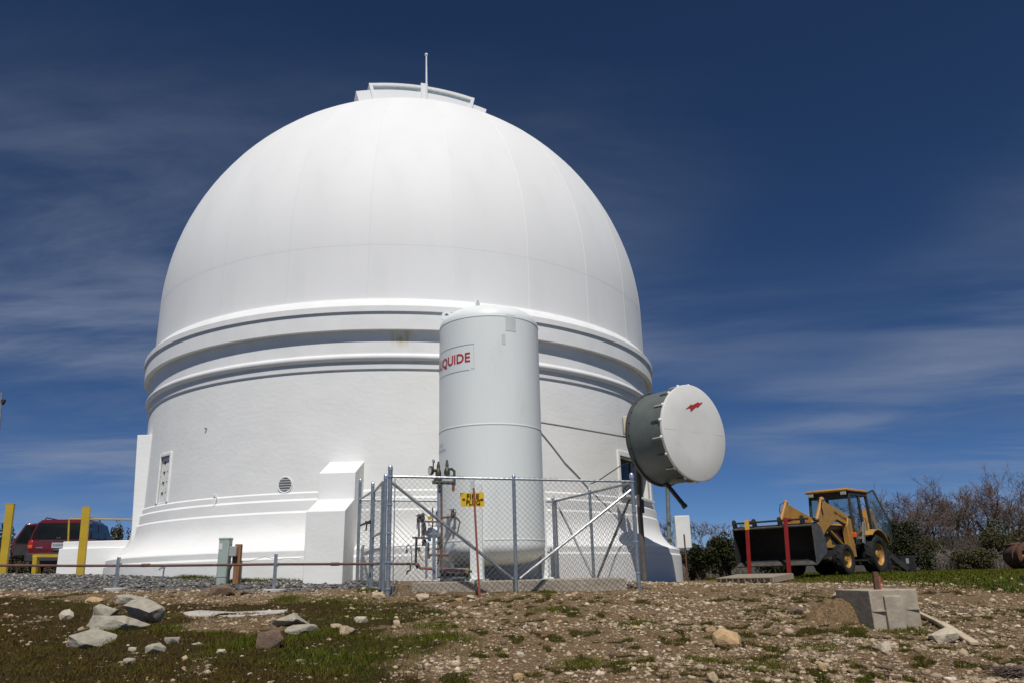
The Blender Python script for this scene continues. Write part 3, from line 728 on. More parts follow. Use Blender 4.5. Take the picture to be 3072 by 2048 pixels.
def bollard(pb, ptop, w, label, yaw):
    b0 = hit(*pb) if pb[1] > 1735 else at(pb[0], pb[1], 18.0)
    g = gz(b0.x, b0.y); t = at(ptop[0], ptop[1], b0.y)
    r = thing('bollard', label, 'bollard', (b0.x, b0.y, g))
    R = Matrix.Rotation(yaw, 3, 'Z'); d = Vector((t.x, t.y, t.z)) - Vector((b0.x, b0.y, g - .15)); 
    mb = MB(); vs_ = []
    for c in (Vector((b0.x, b0.y, g - .25)), t):
        for a, b_ in ((-1, -1), (1, -1), (1, 1), (-1, 1)): vs_.append(c + R @ Vector((a * w / 2, b_ * w / 2, 0)))
    mb.add(vs_, [(0, 1, 2, 3), (4, 5, 6, 7), (0, 1, 5, 4), (1, 2, 6, 5), (2, 3, 7, 6), (3, 0, 4, 7)])
    part('post', mb, 'yellow_paint', r, 20, bev=.008)
    c = t; mb = MB(); mb.box(c + Vector((0, 0, .006)), (w * 1.04, w * 1.04, .012), R); part('cap', mb, 'yellow_paint', r, 20, bev=.003)
bollard((9, 1720), (32, 1511), .155, 'tall square yellow bollard standing clear of the low white wall, by the red car', .35)
bollard((241, 1727), (260, 1520), .155, 'tall square yellow bollard in front of the low white wall', .35)
sy = 21.0
yf = thing('yellow_guard', 'low yellow square tube guard behind the red car beside the white wall', 'guard', (at(100, 1724, sy).x, sy, gz(at(100, 1724, sy).x, sy)))
tp = at(108, 1668, sy); bt = at(102, 1730, sy)
part('leg', MB().beam(bt, tp, .11, .11, (0, 1, 0)), 'yellow_paint', yf, 20, bev=.006)
b2 = at(116, 1730, sy + .35); part('leg', MB().beam(at(117, 1730, sy + .5), at(110, 1672, sy + .1), .085, .085, (0, 1, 0)), 'yellow_paint', yf, 20, bev=.006)
part('crossbar', MB().beam(at(99, 1666, sy), at(215, 1666, sy + .1), .075, .075, (0, 0, 1)), 'yellow_paint', yf, 20, bev=.006)

pY = 13.95
pr = thing('supply_pipe', 'long rusty brown pipe running above the gravel into the fenced tank yard', 'pipe', at(600, 1695, pY))
pts = [at(-160, 1694, pY), at(200, 1695.5, pY), at(500, 1695, pY), at(830, 1691, pY), at(1100, 1690, pY), at(1252, 1690, pY)]
part('pipe', MB().path(pts, .022, 10), 'rust_pipe', pr)
for xx in (437, 1005): 
    c = at(xx, 1694 if xx < 600 else 1690.5, pY); part('coupling', MB().tube(c - Vector((.07, 0, 0)), c + Vector((.07, 0, 0)), .03, None, 10), 'rust_pipe', pr)
for xb, yb_, yt, lab in ((347, 1757, 1670, 'galvanised pipe stand on a white concrete disc beside the grey slab pile'), (823, 1750, 1660, 'galvanised pipe stand on a white concrete disc before the white buttress')):
    b0 = at(xb, yb_, pY - .06); g = gz(b0.x, b0.y); tz = at(xb, yt, pY - .06).z
    r = thing('pipe_stand', lab, 'pipe stand', (b0.x, b0.y, g))
    part('base_disc', MB().lathe([(0, .03), (.175, .03), (.19, .015), (.19, -.06), (0, -.06)], (b0.x, b0.y, g), 28), 'concrete_pale', r)
    part('post', MB().beam((b0.x, b0.y, g), (b0.x, b0.y, tz), .05, .05, (0, 1, 0)), 'galv', r, 20, bev=.004)
    part('clamp', MB().box((b0.x, b0.y + .035, at(xb, 1692, pY).z), (.07, .06, .07)), 'galv', r, 20, bev=.006)

# electrical pedestal, timber post, tap
p = at(669, 1731, 14.75); g = gz(p.x, p.y); tz = at(669, 1614, 14.75).z
el = thing('utility_pedestal', 'pale green metal utility pedestal at the foot of the white wall', 'utility box', (p.x, p.y, g))
mb = MB(); mb.bb((p.x - .095, p.y - .1, g - .05), (p.x + .095, p.y + .1, tz)); part('cabinet', mb, 'elec_green', el, 20, bev=.02)
mb = MB(); mb.bb((p.x - .10, p.y - .105, tz - .03), (p.x + .10, p.y + .105, tz + .012)); part('cap', mb, 'elec_green', el, 20, bev=.01)
mb = MB(); mb.bb((p.x - .08, p.y - .106, tz - .2), (p.x - .02, p.y - .099, tz - .09)); part('label_plate', mb, 'cabinet_white', el, 20)
mb = MB(); mb.bb((p.x - .092, p.y - .107, g + .13), (p.x + .092, p.y - .098, g + .145)); part('door_seam', mb, 'grey_box', el, 20)
p = at(708, 1736, 14.85); g = gz(p.x, p.y)
wp = thing('timber_post', 'short brown timber post carrying a grey meter box beside the pedestal', 'post', (p.x, p.y, g))
mb = MB(); mb.bb((p.x - .05, p.y - .05, g - .1), (p.x + .06, p.y + .06, at(708, 1631, 14.85).z)); part('timber', mb, 'wood_post', wp, 20, bev=.008)
a_, b_ = at(687, 1668, 14.75), at(713, 1637, 14.75)
mb = MB(); mb.bb((a_.x, 14.69, a_.z), (b_.x, 14.80, b_.z)); part('meter_box', mb, 'grey_box', wp, 20, bev=.01)
c = at(700, 1668, 14.75); part('conduit', MB().path([c, c + Vector((0, 0, -.12)), c + Vector((-.05, 0, -.24)), Vector((c.x - .05, 14.75, g))], .016, 8), 'hoe_black', wp)
c = at(716, 1680, 14.95); mb = MB(); mb.bb((c.x - .01, 14.9, g - .05), (c.x + .07, 14.97, c.z)); part('steel_channel', mb, 'grey_box', wp, 20)
wr = thing('slack_wire', 'thin grey wire drooping along the white base to the buttress', 'wire', at(800, 1672, 15.2))
q = [at(717, 1682, 14.9), at(745, 1683, 15.1), at(770, 1675, 15.3), at(795, 1668, 15.4), at(830, 1677, 15.3), at(860, 1673, 15.2), at(890, 1674, 15.05), at(916, 1670, 14.95)]
part('wire', MB().path(q, .005, 5), 'grey_box', wr)
p = at(489, 1721, 15.4); g = gz(p.x, p.y)
tp_ = thing('garden_tap', 'small standpipe tap with pale hose bib against the white base', 'tap', (p.x, p.y, g))
part('riser', MB().path([(p.x, p.y, g - .05), at(491, 1712, 15.4), at(493, 1702, 15.4)], .014, 8), 'galv', tp_)
part('bib', MB().path([at(496, 1701, 15.4), at(486, 1701, 15.4), at(480, 1703, 15.38), at(479, 1707, 15.36)], .018, 8), 'galv_bright', tp_)

# ------------------------------------------------------------------ fenced yard
fA, fM, fB = hit(1163, 1776), hit(1549, 1778), hit(1918, 1771)
fA = at(1163, 1776, 12.75); fB = at(1918, 1771, 13.45); fM = at(1549, 1778, 13.1)
fD = at(1071, 1744, 15.05); fC = at(1668, 1735, 16.1); fG = at(1149, 1772, 13.25); fH = at(1110, 1750, 14.1); fE = at(1782, 1733, 14.9)
def toprail(p, x, y): return at(x, y, p.y).z
ZA, ZB = at(1163, 1428, fA.y).z, at(1899, 1443, fB.y).z
ZM = (ZA + ZB) / 2
ZD, ZC = at(1071, 1497, fD.y).z, at(1668, 1503, fC.y).z
fence = thing('chain_link_fence', 'galvanised chain link fence around the white nitrogen tank', 'fence', (fM.x, fM.y, gz(fM.x, fM.y)))
def post(p, zt, r, extra=.12, parent=None, m='galv', cap=True):
    g = gz(p.x, p.y); mb = MB(); mb.tube((p.x, p.y, g - .15), (p.x, p.y, zt + extra), r, None, 14)
    o = part('fence_post', mb, m, parent or fence)
    if cap: part('post_cap', MB().lathe([(r * 1.12, -.04), (r * 1.15, 0), (r * .95, .03), (r * .5, .05), (0, .056)], (p.x, p.y, zt + extra), 14), 'galv_bright', o)
    return o
post(fA, ZA, .037, .14); post(fM, ZM, .030, .03); post(fB, ZB, .034, .10); post(fD, ZD, .030, .35); post(fC, ZC, .030, .06); post(fE, (ZB + ZC) / 2, .028, .04); post(fG, ZA, .032, .06)
post(fH, at(1110, 1462, fH.y).z, .030, .06)
post(at(1676, 1735, 16.05), ZC, .02, .0)
def P3(p, z): return Vector((p.x, p.y, z))
def rail(p0, p1, r=.021, m='galv', name='top_rail'): part(name, MB().tube(p0, p1, r, None, 10), m, fence)
rail(P3(fA, ZA), P3(fM, ZM)); rail(P3(fM, ZM), P3(fB, ZB)); rail(P3(fB, ZB - .02), P3(fE, (ZB + ZC) / 2)); rail(P3(fE, (ZB + ZC) / 2), P3(fC, ZC)); rail(P3(fC, ZC), P3(fD, ZC + .02))
rail(P3(fH, ZD + .05), P3(fD, ZD)); 
rail(at(1177, 1447, 12.8), at(1540, 1736, 13.12), .026, 'galv', 'brace'); rail(at(1893, 1468, 13.46), at(1560, 1734, 13.13), .026, 'galv_bright', 'brace')
rail(at(1677, 1522, fC.y - .03), at(1779, 1729, fE.y), .020, 'galv', 'brace'); rail(at(1890, 1492, fB.y + .05), at(1793, 1729, fE.y), .024, 'pole_grey', 'brace')
def band(p, z, r=.048): part('tension_band', MB().lathe([(r * .97, -.012), (r, -.012), (r, .012), (r * .97, .012)], (p.x, p.y, z), 14), 'galv_bright', fence)
for z in (.0, .45, .9, 1.35, 1.75): band(fA, ZA - z)
for z in (.0, .5, 1.0, 1.5): band(fB, ZB - z, .043)
bar = MB(); bar.tube(P3(fA + Vector((.08, .0, 0)), gz(fA.x, fA.y) + .05), P3(fA + Vector((.08, .0, 0)), ZA - .04), .008, None, 6); part('tension_bar', bar, 'galv', fence)
def chain(p0, p1, zb0, zb1, zt0, zt1, parent, w=.09, r=.0028, barb=True):
    p0 = np.array([p0.x, p0.y]); p1 = np.array([p1.x, p1.y]); Ln = np.linalg.norm(p1 - p0); d = (p1 - p0) / Ln; nrm = np.array([d[1], -d[0]])
    hw = w / 2; nw = int(Ln / hw); segsV = []; 
    A, B_ = [], []
    for j in range(nw):
        x0 = j * hw; f = x0 / Ln; zb = zb0 + (zb1 - zb0) * f; zt = zt0 + (zt1 - zt0) * f
        nz = int((zt + (.045 if barb else 0) - zb) / hw)
        for k in range(nz):
            flip = (k + j) % 2
            xa, xb_ = (x0, x0 + hw) if flip == 0 else (x0 + hw, x0)
            A.append((p0 + d * xa, zb + k * hw)); B_.append((p0 + d * xb_, zb + (k + 1) * hw))
    A = np.array([(a[0][0], a[0][1], a[1]) for a in A]); B2 = np.array([(a[0][0], a[0][1], a[1]) for a in B_])
    n = len(A); D = B2 - A; D /= np.linalg.norm(D, axis=1)[:, None]
    s1 = np.array([nrm[0], nrm[1], 0]); s1 = np.repeat(s1[None], n, 0); s2 = np.cross(D, s1)
    V = np.empty((n, 6, 3))
    for i in range(3):
        an = 2 * math.pi * i / 3; o = (s1 * math.cos(an) + s2 * math.sin(an)) * r; V[:, i] = A + o; V[:, 3 + i] = B2 + o
    T = np.array([[0, 1, 4, 3], [1, 2, 5, 4], [2, 0, 3, 5]]); Fi = (T[None] + (np.arange(n) * 6)[:, None, None]).reshape(-1, 4)
    me_ = np_mesh('chain_link_mesh', V.reshape(-1, 3) - np.array(OFF[parent.name]), Fi); me_.materials.append(MAT['wire'])
    o = bpy.data.objects.new('chain_link_mesh', me_); col.objects.link(o); o.parent = parent; o['kind'] = 'stuff'; return o
def gb(p): return gz(p.x, p.y) + .04
dy = Vector((0, -.03, 0))
chain(fA + dy, fM + dy, gb(fA), gb(fM), ZA, ZM, fence); chain(fM + dy, fB + dy, gb(fM), gb(fB), ZM, ZB, fence)
chain(fB, fC, gb(fB), gb(fC), ZB, ZC, fence); chain(fD, fC, gb(fD), gb(fC), ZC, ZC, fence, .1); chain(fH, fD, gb(fH), gb(fD), ZD, ZD, fence)
gate = thing('fence_gate', 'narrow chain link gate with padlocked latch beside the white buttress', 'gate', (fG.x, fG.y, gz(fG.x, fG.y)))
zgb = gz(fG.x, fG.y) + .06
gtop0, gtop1 = at(1147, 1443, fG.y).z, at(1113, 1475, fH.y - .05).z
g0, g1 = fG + Vector((-.06, .06, 0)), fH + Vector((.05, -.12, 0))
for a, b_, nm in ((P3(g0, gtop0), P3(g1, gtop1), 'gate_rail'), (P3(g0, zgb), P3(g1, zgb + .02), 'gate_rail'), (P3(g0, .75), P3(g1, .72), 'gate_rail'), (P3(g0, zgb), P3(g0, gtop0), 'gate_stile'), (P3(g1, zgb), P3(g1, gtop1), 'gate_stile')):
    part(nm, MB().tube(a, b_, .021, None, 10), 'galv', gate)
chain(g0, g1, zgb, zgb, gtop0, gtop1, gate)
lk = at(1104, 1566, fH.y - .1)
mb = MB(); mb.box(lk, (.10, .05, .05)); mb.tube(lk + Vector((-.14, 0, -.05)), lk + Vector((.05, 0, .03)), .018, None, 8); mb.tube(lk + Vector((-.02, 0, 0)), lk + Vector((-.03, 0, -.14)), .014, None, 8); part('latch', mb, 'hoe_black', gate)
# concrete pad
mb = MB(); pd0 = at(1262, 1742, 13.42); pd1 = at(1876, 1734, 13.6)
zpad = (pd0.z + pd1.z) / 2
mb.bb((pd0.x - .15, 13.42, -.6), (pd1.x, 15.75, zpad)); 
solo('concrete_pad', mb, 'concrete', ((pd0.x + pd1.x) / 2, 14.5, -.3), 'grey concrete pad carrying the white tank inside the fence', 'concrete pad', smooth=20, bev=.02)

# ------------------------------------------------------------------ tank
TX, TY, TR = at(1471, 1300, 15.2).x, 15.2, 1.012
tank = thing('nitrogen_tank', 'tall white upright liquid nitrogen tank behind the chain link fence', 'tank', (TX, TY, zpad))
z_w1 = at(1470, 1617, TY - TR).z; z_w2 = at(1470, 1270, TY - TR).z; z_w3 = at(1470, 946, TY - TR).z
part('shell', MB().lathe([(TR, z_w1 - .09), (TR, z_w3)], (TX, TY, 0), 96), 'tank_white', tank)
hd = [(TR, z_w3)] + [(TR * (1 - (1 - math.cos(t)) * .16 / .16 * .0) * math.cos(t) ** .55 if t < 1.55 else 0, z_w3 + .37 * math.sin(t)) for t in np.linspace(.05, math.pi / 2, 16)]
part('top_head', MB().lathe(hd, (TX, TY, 0), 96), 'tank_white', tank, 60)
bh = [(TR, z_w1 - .09)] + [(TR * math.cos(t) ** .6 if t < 1.55 else 0, z_w1 - .09 - .36 * math.sin(t)) for t in np.linspace(.05, math.pi / 2, 14)]
part('bottom_head', MB().lathe(bh, (TX, TY, 0), 96), 'tank_white', tank, 60)
for z in (z_w1, z_w2, z_w3):
    part('weld_band', MB().lathe([(TR - .004, -.016), (TR + .005, -.012), (TR + .008, 0), (TR + .005, .012), (TR - .004, .016)], (TX, TY, z), 96), 'tank_white', tank)
vs0 = math.radians(17); 
part('weld_seam', MB().beam((TX + TR * math.sin(vs0), TY - TR * math.cos(vs0), z_w2), (TX + TR * math.sin(vs0), TY - TR * math.cos(vs0), z_w3), .012, .006, (math.sin(vs0), -math.cos(vs0), 0)), 'tank_white', tank)
def tpt(a, z, r=TR): return Vector((TX + r * math.sin(a), TY - r * math.cos(a), z))
def tang_(x, y):
    d = ray(x, y); a = d.x * d.x + d.y * d.y; b = -2 * (d.x * TX + d.y * TY); c = TX * TX + TY * TY - TR * TR
    t = (-b - math.sqrt(max(b * b - 4 * a * c, 0))) / (2 * a); p = d * t; return math.atan2(p.x - TX, -(p.y - TY)), p.z
def tpatch(px0, py0, px1, py1):
    a0, z0 = tang_(px0, py1); a1, z1 = tang_(px1, py0); mb = MB(); n = 4
    mb.add([tpt(a0 + (a1 - a0) * k / n, z, TR + .004) for k in range(n + 1) for z in (z0, z1)], [(2 * k, 2 * k + 2, 2 * k + 3, 2 * k + 1) for k in range(n)]); return mb
part('paint_patch', tpatch(1517, 948, 1546, 992), 'tank_patch', tank); part('paint_patch', tpatch(1505, 1003, 1516, 1032), 'tank_patch', tank)
# legs
for a_ in (-13.5, 107, -133):
    a = math.radians(a_); n_ = Vector((math.sin(a), -math.cos(a), 0)); t_ = Vector((math.cos(a), math.sin(a), 0)); c = Vector((TX, TY, 0)) + n_ * (TR + .05)
    R = Matrix((t_, n_, Vector((0, 0, 1)))).transposed()
    mb = MB(); mb.box(c + Vector((0, 0, (zpad + 1.62) / 2)), (.225, .012, 1.62 - zpad), R)
    for s_ in (-1, 1): mb.box(c + t_ * (s_ * .106) - n_ * .06 + Vector((0, 0, (zpad + 1.6) / 2)), (.012, .11, 1.6 - zpad), R)
    lg = part('leg', mb, 'tank_white', tank, 20)
    mb = MB(); mb.box(c - n_ * .03 + Vector((0, 0, zpad + .015)), (.36, .26, .03), R); part('foot_plate', mb, 'tank_white', lg, 20)
a_, z_ = tang_(1421, 1462); mb = MB(); mb.box(tpt(a_, z_, TR + .062), (.085, .012, .26), Matrix.Rotation(a_, 3, 'Z')); part('leg_grey_plate', mb, 'tank_patch', tank, 20)  # upright grey plate at the top of the front leg
# lifting lugs
def lug(c, s, yaw, r=.05):
    mb = MB(); R = Matrix.Rotation(yaw, 4, 'Z'); poly = []
    n = 14
    outer = [(-s, 0)] + [(s * math.cos(t), s * .9 + s * math.sin(t)) for t in np.linspace(math.pi, 0, n)] + [(s, 0)]
    M = Matrix.Translation(c) @ R @ Matrix.Rotation(math.pi / 2, 4, 'X')
    hole = [(s * .42 * math.cos(t), s * .95 + s * .42 * math.sin(t)) for t in np.linspace(-math.pi / 2, -math.pi / 2 + 2 * math.pi, 17)[:-1]]
    # ring of quads between outline and hole
    k = len(hole); out2 = []
    for hx, hy in hole:
        dx, dy_ = hx, hy - s * .95; l = math.hypot(dx, dy_); dx /= l; dy_ /= l
        t = min(s / max(abs(dx), 1e-6), 9)
        if dy_ < 0: t = min(t, s * .95 / max(-dy_, 1e-6))
        else: t = min(t, s / max(l / l, 1e-6))
        out2.append((dx * t, s * .95 + dy_ * t))
    for z0, sg in ((-.012, 1), (.012, -1)):
        mb.add([M @ Vector((x_, y_, z0)) for x_, y_ in hole + out2], [(i, (i + 1) % k, k + (i + 1) % k, k + i) for i in range(k)])
    mb.add([M @ Vector((x_, y_, z0)) for z0 in (-.012, .012) for x_, y_ in out2], [(i, (i + 1) % k, k + (i + 1) % k, k + i) for i in range(k)])
    mb.add([M @ Vector((x_, y_, z0)) for z0 in (-.012, .012) for x_, y_ in hole], [(i, (i + 1) % k, k + (i + 1) % k, k + i) for i in range(k)])
    return mb
lp = at(1340, 957, TY - .1); part('lifting_lug', lug(lp + Vector((0, 0, -.02)), .10, .15), 'tank_white', tank, 20)
lp = at(1433, 921, TY - .3); part('lifting_lug', lug(lp + Vector((0, 0, -.02)), .085, 1.2), 'tank_white', tank, 20)
# lettering wrapped on the shell
def wrap_text(s, size, a_right, z, m, name, sx=1.0, bold=0.0):
    V, Fc = text_shape(s, size, sx); wd = max(v[0] for v in V)
    mb = MB()
    offs = [(0, 0)] + ([(bold, 0), (-bold, 0), (0, bold), (0, -bold)] if bold else [])
    for k, (ox, oy) in enumerate(offs):
        mb.add([tpt(a_right + (v[0] + ox - wd) / TR, z + v[1] + oy, TR + .004 + .0003 * k) for v in V], Fc)
    return part(name, mb, m, tank, 0)
ar, zl = tang_(1410, 1083)
zl0 = tang_(1410, 1083)[1]; zl1 = tang_(1410, 1056)[1]
capH = zl1 - zl0
wrap_text('AIR LIQUIDE', capH / .69, ar, zl0, 'letter_red', 'lettering', 1.0, .006)
a_l = ar - 1.75
ar2, zt2 = tang_(1422, 1031); _, zb2 = tang_(1422, 1107)
def arc_line(a0, a1, z, m, h=.010):
    mb = MB(); n = 24; mb.add([tpt(a0 + (a1 - a0) * k / n, zz, TR + .004) for k in range(n + 1) for zz in (z - h / 2, z + h / 2)], [(2 * k, 2 * k + 2, 2 * k + 3, 2 * k + 1) for k in range(n)]); return mb
mb = arc_line(a_l, ar2, zt2, 'line_blue'); m2 = arc_line(a_l, ar2 - .09, zb2, 'line_blue'); mb.add(m2.v, m2.f)
mb.add([tpt(ar2 - .012 / 2, zb2 + .06, TR + .0045), tpt(ar2, zb2 + .06, TR + .0045), tpt(ar2, zt2 + .005, TR + .0045), tpt(ar2 - .006, zt2 + .005, TR + .0045)], [(0, 1, 2, 3)])
part('logo_border', mb, 'line_blue', tank, 0)
wrap_text('TM', .055, ar2 + .005, zb2 - .002, 'line_blue', 'lettering')
a3, z3 = tang_(1337, 1352); wrap_text('NITROGEN', .085, a3, z3, 'letter_blue', 'lettering'); a4, z4 = tang_(1329, 1338); wrap_text('LIQUID', .085, a4, z4, 'letter_blue', 'lettering')

# ------------------------------------------------------------------ tank pipework (bolted to the tank)
KY = 13.95
def K(x, y, dy=0.0): return at(x, y, KY + dy)
pw = part('pipework', MB().path([K(1324, 1450), K(1324.5, 1560), K(1325, 1605), K(1324, 1650), K(1322, 1700)], .021, 8), 'copper', tank)
def kp_(name, pts, r, m, n=8): part(name, MB().path(pts, r, n), m, pw)
kp_('riser', [K(1315, 1447, .1), K(1315, 1730, .1)], .022, 'galv_bright')
kp_('manifold', [K(1297, 1445), K(1362, 1447)], .034, 'brass_dark'); kp_('manifold', [K(1302, 1436), K(1326, 1436)], .028, 'brass_dark')
kp_('shelf_bar', [K(1274, 1431, .05), K(1368, 1425, .05)], .013, 'galv_bright')
for x_, y0, y1 in ((1315, 1422, 1383), (1341, 1418, 1378)):
    mb = MB(); c = K(x_, y0); h_ = K(x_, y1).z - c.z
    mb.lathe([(.0, -.05), (.05, -.03), (.056, .02), (.045, .07), (.03, .1), (.026, h_ * .55), (.034, h_ * .58), (.024, h_ * .8), (.015, h_), (0, h_)], c, 14); part('relief_valve', mb, 'brass_dark', pw)
c = K(1293, 1410); nrm = Vector((-.85, -.5, 0)).normalized()
g_ = part('pressure_gauge', MB().lathe([(0, -.03), (.075, -.03), (.082, 0), (.082, .02), (.072, .024)], c, 24, nrm), 'brass_dark', pw); part('gauge_face', MB().lathe([(0, .018), (.073, .018)], c, 24, nrm), 'white_glass', g_)
c = K(1300, 1382); g_ = part('pressure_gauge', MB().lathe([(0, -.02), (.034, -.02), (.036, .01), (.03, .014)], c, 18, nrm), 'galv_bright', pw); part('gauge_face', MB().lathe([(0, .011), (.031, .011)], c, 18, nrm), 'white_glass', g_)
kp_('gauge_stem', [K(1300, 1385), K(1300, 1410)], .012, 'brass_dark'); kp_('gauge_arm', [K(1295, 1410), K(1316, 1410)], .03, 'brass_dark')
kp_('elbow', [K(1341, 1408), K(1355, 1405), K(1363, 1412), K(1363, 1455)], .025, 'brass_dark'); kp_('relief_outlet', [K(1360, 1440), K(1360, 1466)], .026, 'brass_dark'); kp_('red_cap', [K(1360, 1464), K(1360, 1472)], .027, 'red_cap')
kp_('down_pipe', [K(1320, 1452, -.05), K(1320, 1477, -.05)], .026, 'hoe_black')
def wheel(px, py, r, m, dy=0.0):
    c = K(px, py, dy); mb = MB(); mb.lathe([(r - .008, -.006), (r, 0), (r - .008, .006), (r - .016, 0), (r - .008, -.006)], c, 18)
    for k in range(3): a = k * math.pi / 3; mb.tube(c - Vector((math.cos(a), math.sin(a), 0)) * r * .9, c + Vector((math.cos(a), math.sin(a), 0)) * r * .9, .005, None, 5)
    return part('hand_wheel', mb, m, pw)
def valve(px, ytop, ybot, body, m='blue_paint', dy=0.0, r=.06):
    wheel(px, ytop, r, m, dy); kp_('stem', [K(px, ytop, dy), K(px, ybot, dy)], [.012, .017], 'brass_dark')
    c = K(px, body, dy); part('valve_body', MB().lathe([(0, -.06), (.03, -.05), (.042, 0), (.03, .05), (.02, .09), (0, .09)], c, 12), 'brass_dark', pw)
valve(1358, 1527, 1550, 1543); kp_('branch', [K(1326, 1551), K(1350, 1549), K(1366, 1549), K(1374, 1556), K(1380, 1564), K(1376, 1580), K(1371, 1602)], [.02, .02, .02, .019, .014, .013, .012], 'copper')
valve(1257, 1545, 1608, 1556, 'dish_green'); valve(1268, 1543, 1605, 1553, 'dish_green'); valve(1272, 1570, 1610, 1582, 'dish_green', .05, .045)
kp_('stem', [K(1256, 1555), K(1256, 1612)], .014, 'galv'); kp_('stem', [K(1266, 1553), K(1266, 1612)], .014, 'galv')
kp_('cross_pipe', [K(1252, 1563), K(1315, 1563)], .017, 'copper'); kp_('drain', [K(1252, 1563), K(1251, 1584)], .010, 'brass_dark')
mb = MB(); mb.beam(K(1238, 1611), K(1286, 1613), .12, .03); part('valve_tray', mb, 'rust_pipe', pw, 20)
kp_('tray_leg', [K(1249.5, 1612), K(1247, 1692)], .022, 'hoe_black'); kp_('tray_leg', [K(1273, 1616), K(1271, 1636)], .036, 'hoe_black')
c0, c1 = K(1276, 1592, .2), K(1326, 1597, .2); ax_ = (c1 - c0)
mb = MB(); L_ = ax_.length; mb.lathe([(0, -.02), (.06, .0), (.095, .06), (.1, .12), (.1, L_ - .1), (.08, L_ - .03), (0, L_)], c0, 20, ax_); part('surge_vessel', mb, 'tank_white', pw, 60)
kp_('flange', [K(1284, 1577, .2), K(1324, 1577, .2)], .014, 'pole_grey')
for x_ in (1287, 1298, 1309, 1318): kp_('bolt', [K(x_, 1566, .2), K(x_, 1578, .2)], .009, 'galv')
kp_('mast', [K(1298, 1520, .1), K(1298, 1580, .1)], .012, 'brass_dark'); kp_('mast_arm', [K(1310, 1532, .1), K(1309, 1545, .1)], .014, 'hoe_black')
mb = MB(); mb.beam(K(1284, 1554), K(1297, 1549), .05, .05); part('yellow_tag', mb, 'yellow_paint', pw, 20)
mb = MB(); mb.beam(K(1302, 1585, -.1), K(1302, 1738, -.1), .055, .03, (0, 1, 0)); part('stanchion', mb, 'galv', pw, 20); mb = MB(); mb.beam(K(1279, 1622), K(1279, 1734), .04, .04, (0, 1, 0)); part('stanchion', mb, 'galv', pw, 20)
kp_('knuckle', [K(1318, 1608), K(1324, 1642)], .035, 'brass_dark'); kp_('knuckle', [K(1309, 1625), K(1324, 1622)], .028, 'galv'); kp_('blue_valve', [K(1288, 1608), K(1289, 1622)], .03, 'blue_paint'); kp_('blue_valve', [K(1283, 1671), K(1290, 1671)], .018, 'blue_paint')
kp_('copper_run', [K(1283, 1663, -.03), K(1346, 1663, .05)], .026, 'copper'); kp_('copper_link', [K(1305, 1646), K(1320, 1643)], .02, 'copper'); kp_('down_pipe', [K(1286, 1625), K(1285, 1665)], .016, 'hoe_black'); kp_('down_pipe', [K(1319, 1668), K(1312, 1690)], .012, 'hoe_black')
kp_('hose', [K(1256, 1640, .1), K(1257, 1648, .1), K(1262, 1665, .1), K(1272, 1680, .1)], .026, 'cream_box')
kp_('supply_end', [at(1250, 1690, pY - .05), K(1254, 1692), K(1258, 1699), K(1262, 1703), K(1290, 1704), K(1302, 1706)], .026, 'rust_red'); kp_('supply_knuckle', [K(1251, 1692), K(1257, 1702)], .04, 'hoe_black')
kp_('drop_hook', [K(1236, 1698, -.2), K(1234, 1650, -.2), K(1231, 1637, -.2), K(1225, 1632, -.2), K(1221, 1637, -.2), K(1220, 1648, -.2)], .009, 'galv'); kp_('hook_weight', [K(1220, 1648, -.2), K(1220, 1657, -.2)], .02, 'hoe_black'); kp_('tap_stub', [K(1231, 1692), K(1231, 1708), K(1222, 1712), K(1220, 1722)], .016, 'brass_dark')
kp_('warm_pipe', [K(1328, 1707, -.05), K(1398, 1710, -.05)], .034, 'rust_red'); kp_('warm_fitting', [K(1397, 1708, -.05), K(1405, 1711, -.05)], .05, 'brass'); kp_('bright_bar', [K(1332, 1702, -.1), K(1400, 1705, -.1)], .010, 'galv_bright'); kp_('tail_pipe', [K(1405, 1712, -.05), K(1416, 1713, -.05)], .022, 'hoe_black')
mb = MB(); mb.beam(K(1337, 1662, .05), K(1364, 1629, .05), .045, .02, (0, -1, .3)); part('bright_strap', mb, 'galv_bright', pw, 20)
vz = thing('vaporizer', 'low dark finned vaporizer coil on the pad under the tank pipework', 'vaporizer', K(1340, 1735, .3))
for i in range(6):
    for k in range(2):
        c0 = K(1316 + i * 17, 1722 - k * 8, .02 + k * .12); part('fin_tube', MB().tube(c0, c0 + Vector((.04, .75, 0)), .036, None, 10), 'hoe_black' if (i + k) % 3 else 'pole_grey', vz)
mb = MB(); mb.beam(K(1310, 1730, .0), K(1414, 1731, .0), .05, .03); part('skid', mb, 'pole_grey', vz, 20)

# ------------------------------------------------------------------ fire plug sign
sb = hit(1440, 1789); sg = thing('fire_plug_sign', 'yellow sign lettered with an arrow on a leaning red post before the fence', 'sign', (sb.x, sb.y, gz(sb.x, sb.y)))
st = at(1421, 1462, sb.y); part('post', MB().beam(sb - Vector((0, 0, .15)), st, .034, .016, (0, 1, 0)), 'rust_red', sg, 20)
pc = [at(1380, 1477, sb.y + .02), at(1451, 1475, sb.y + .02), at(1454, 1518, sb.y + .02), at(1383, 1518, sb.y + .02)]
mb = MB(); mb.add(pc + [p + Vector((0, .006, 0)) for p in pc], [(0, 1, 2, 3), (7, 6, 5, 4), (0, 4, 5, 1), (1, 5, 6, 2), (2, 6, 7, 3), (3, 7, 4, 0)]); pn = part('panel', mb, 'sign_yellow', sg, 0)
ux = (pc[2] - pc[3]).normalized(); vz_ = Vector((0, 0, 1)); uy = (vz_ - ux * vz_.dot(ux)).normalized(); un = ux.cross(uy)
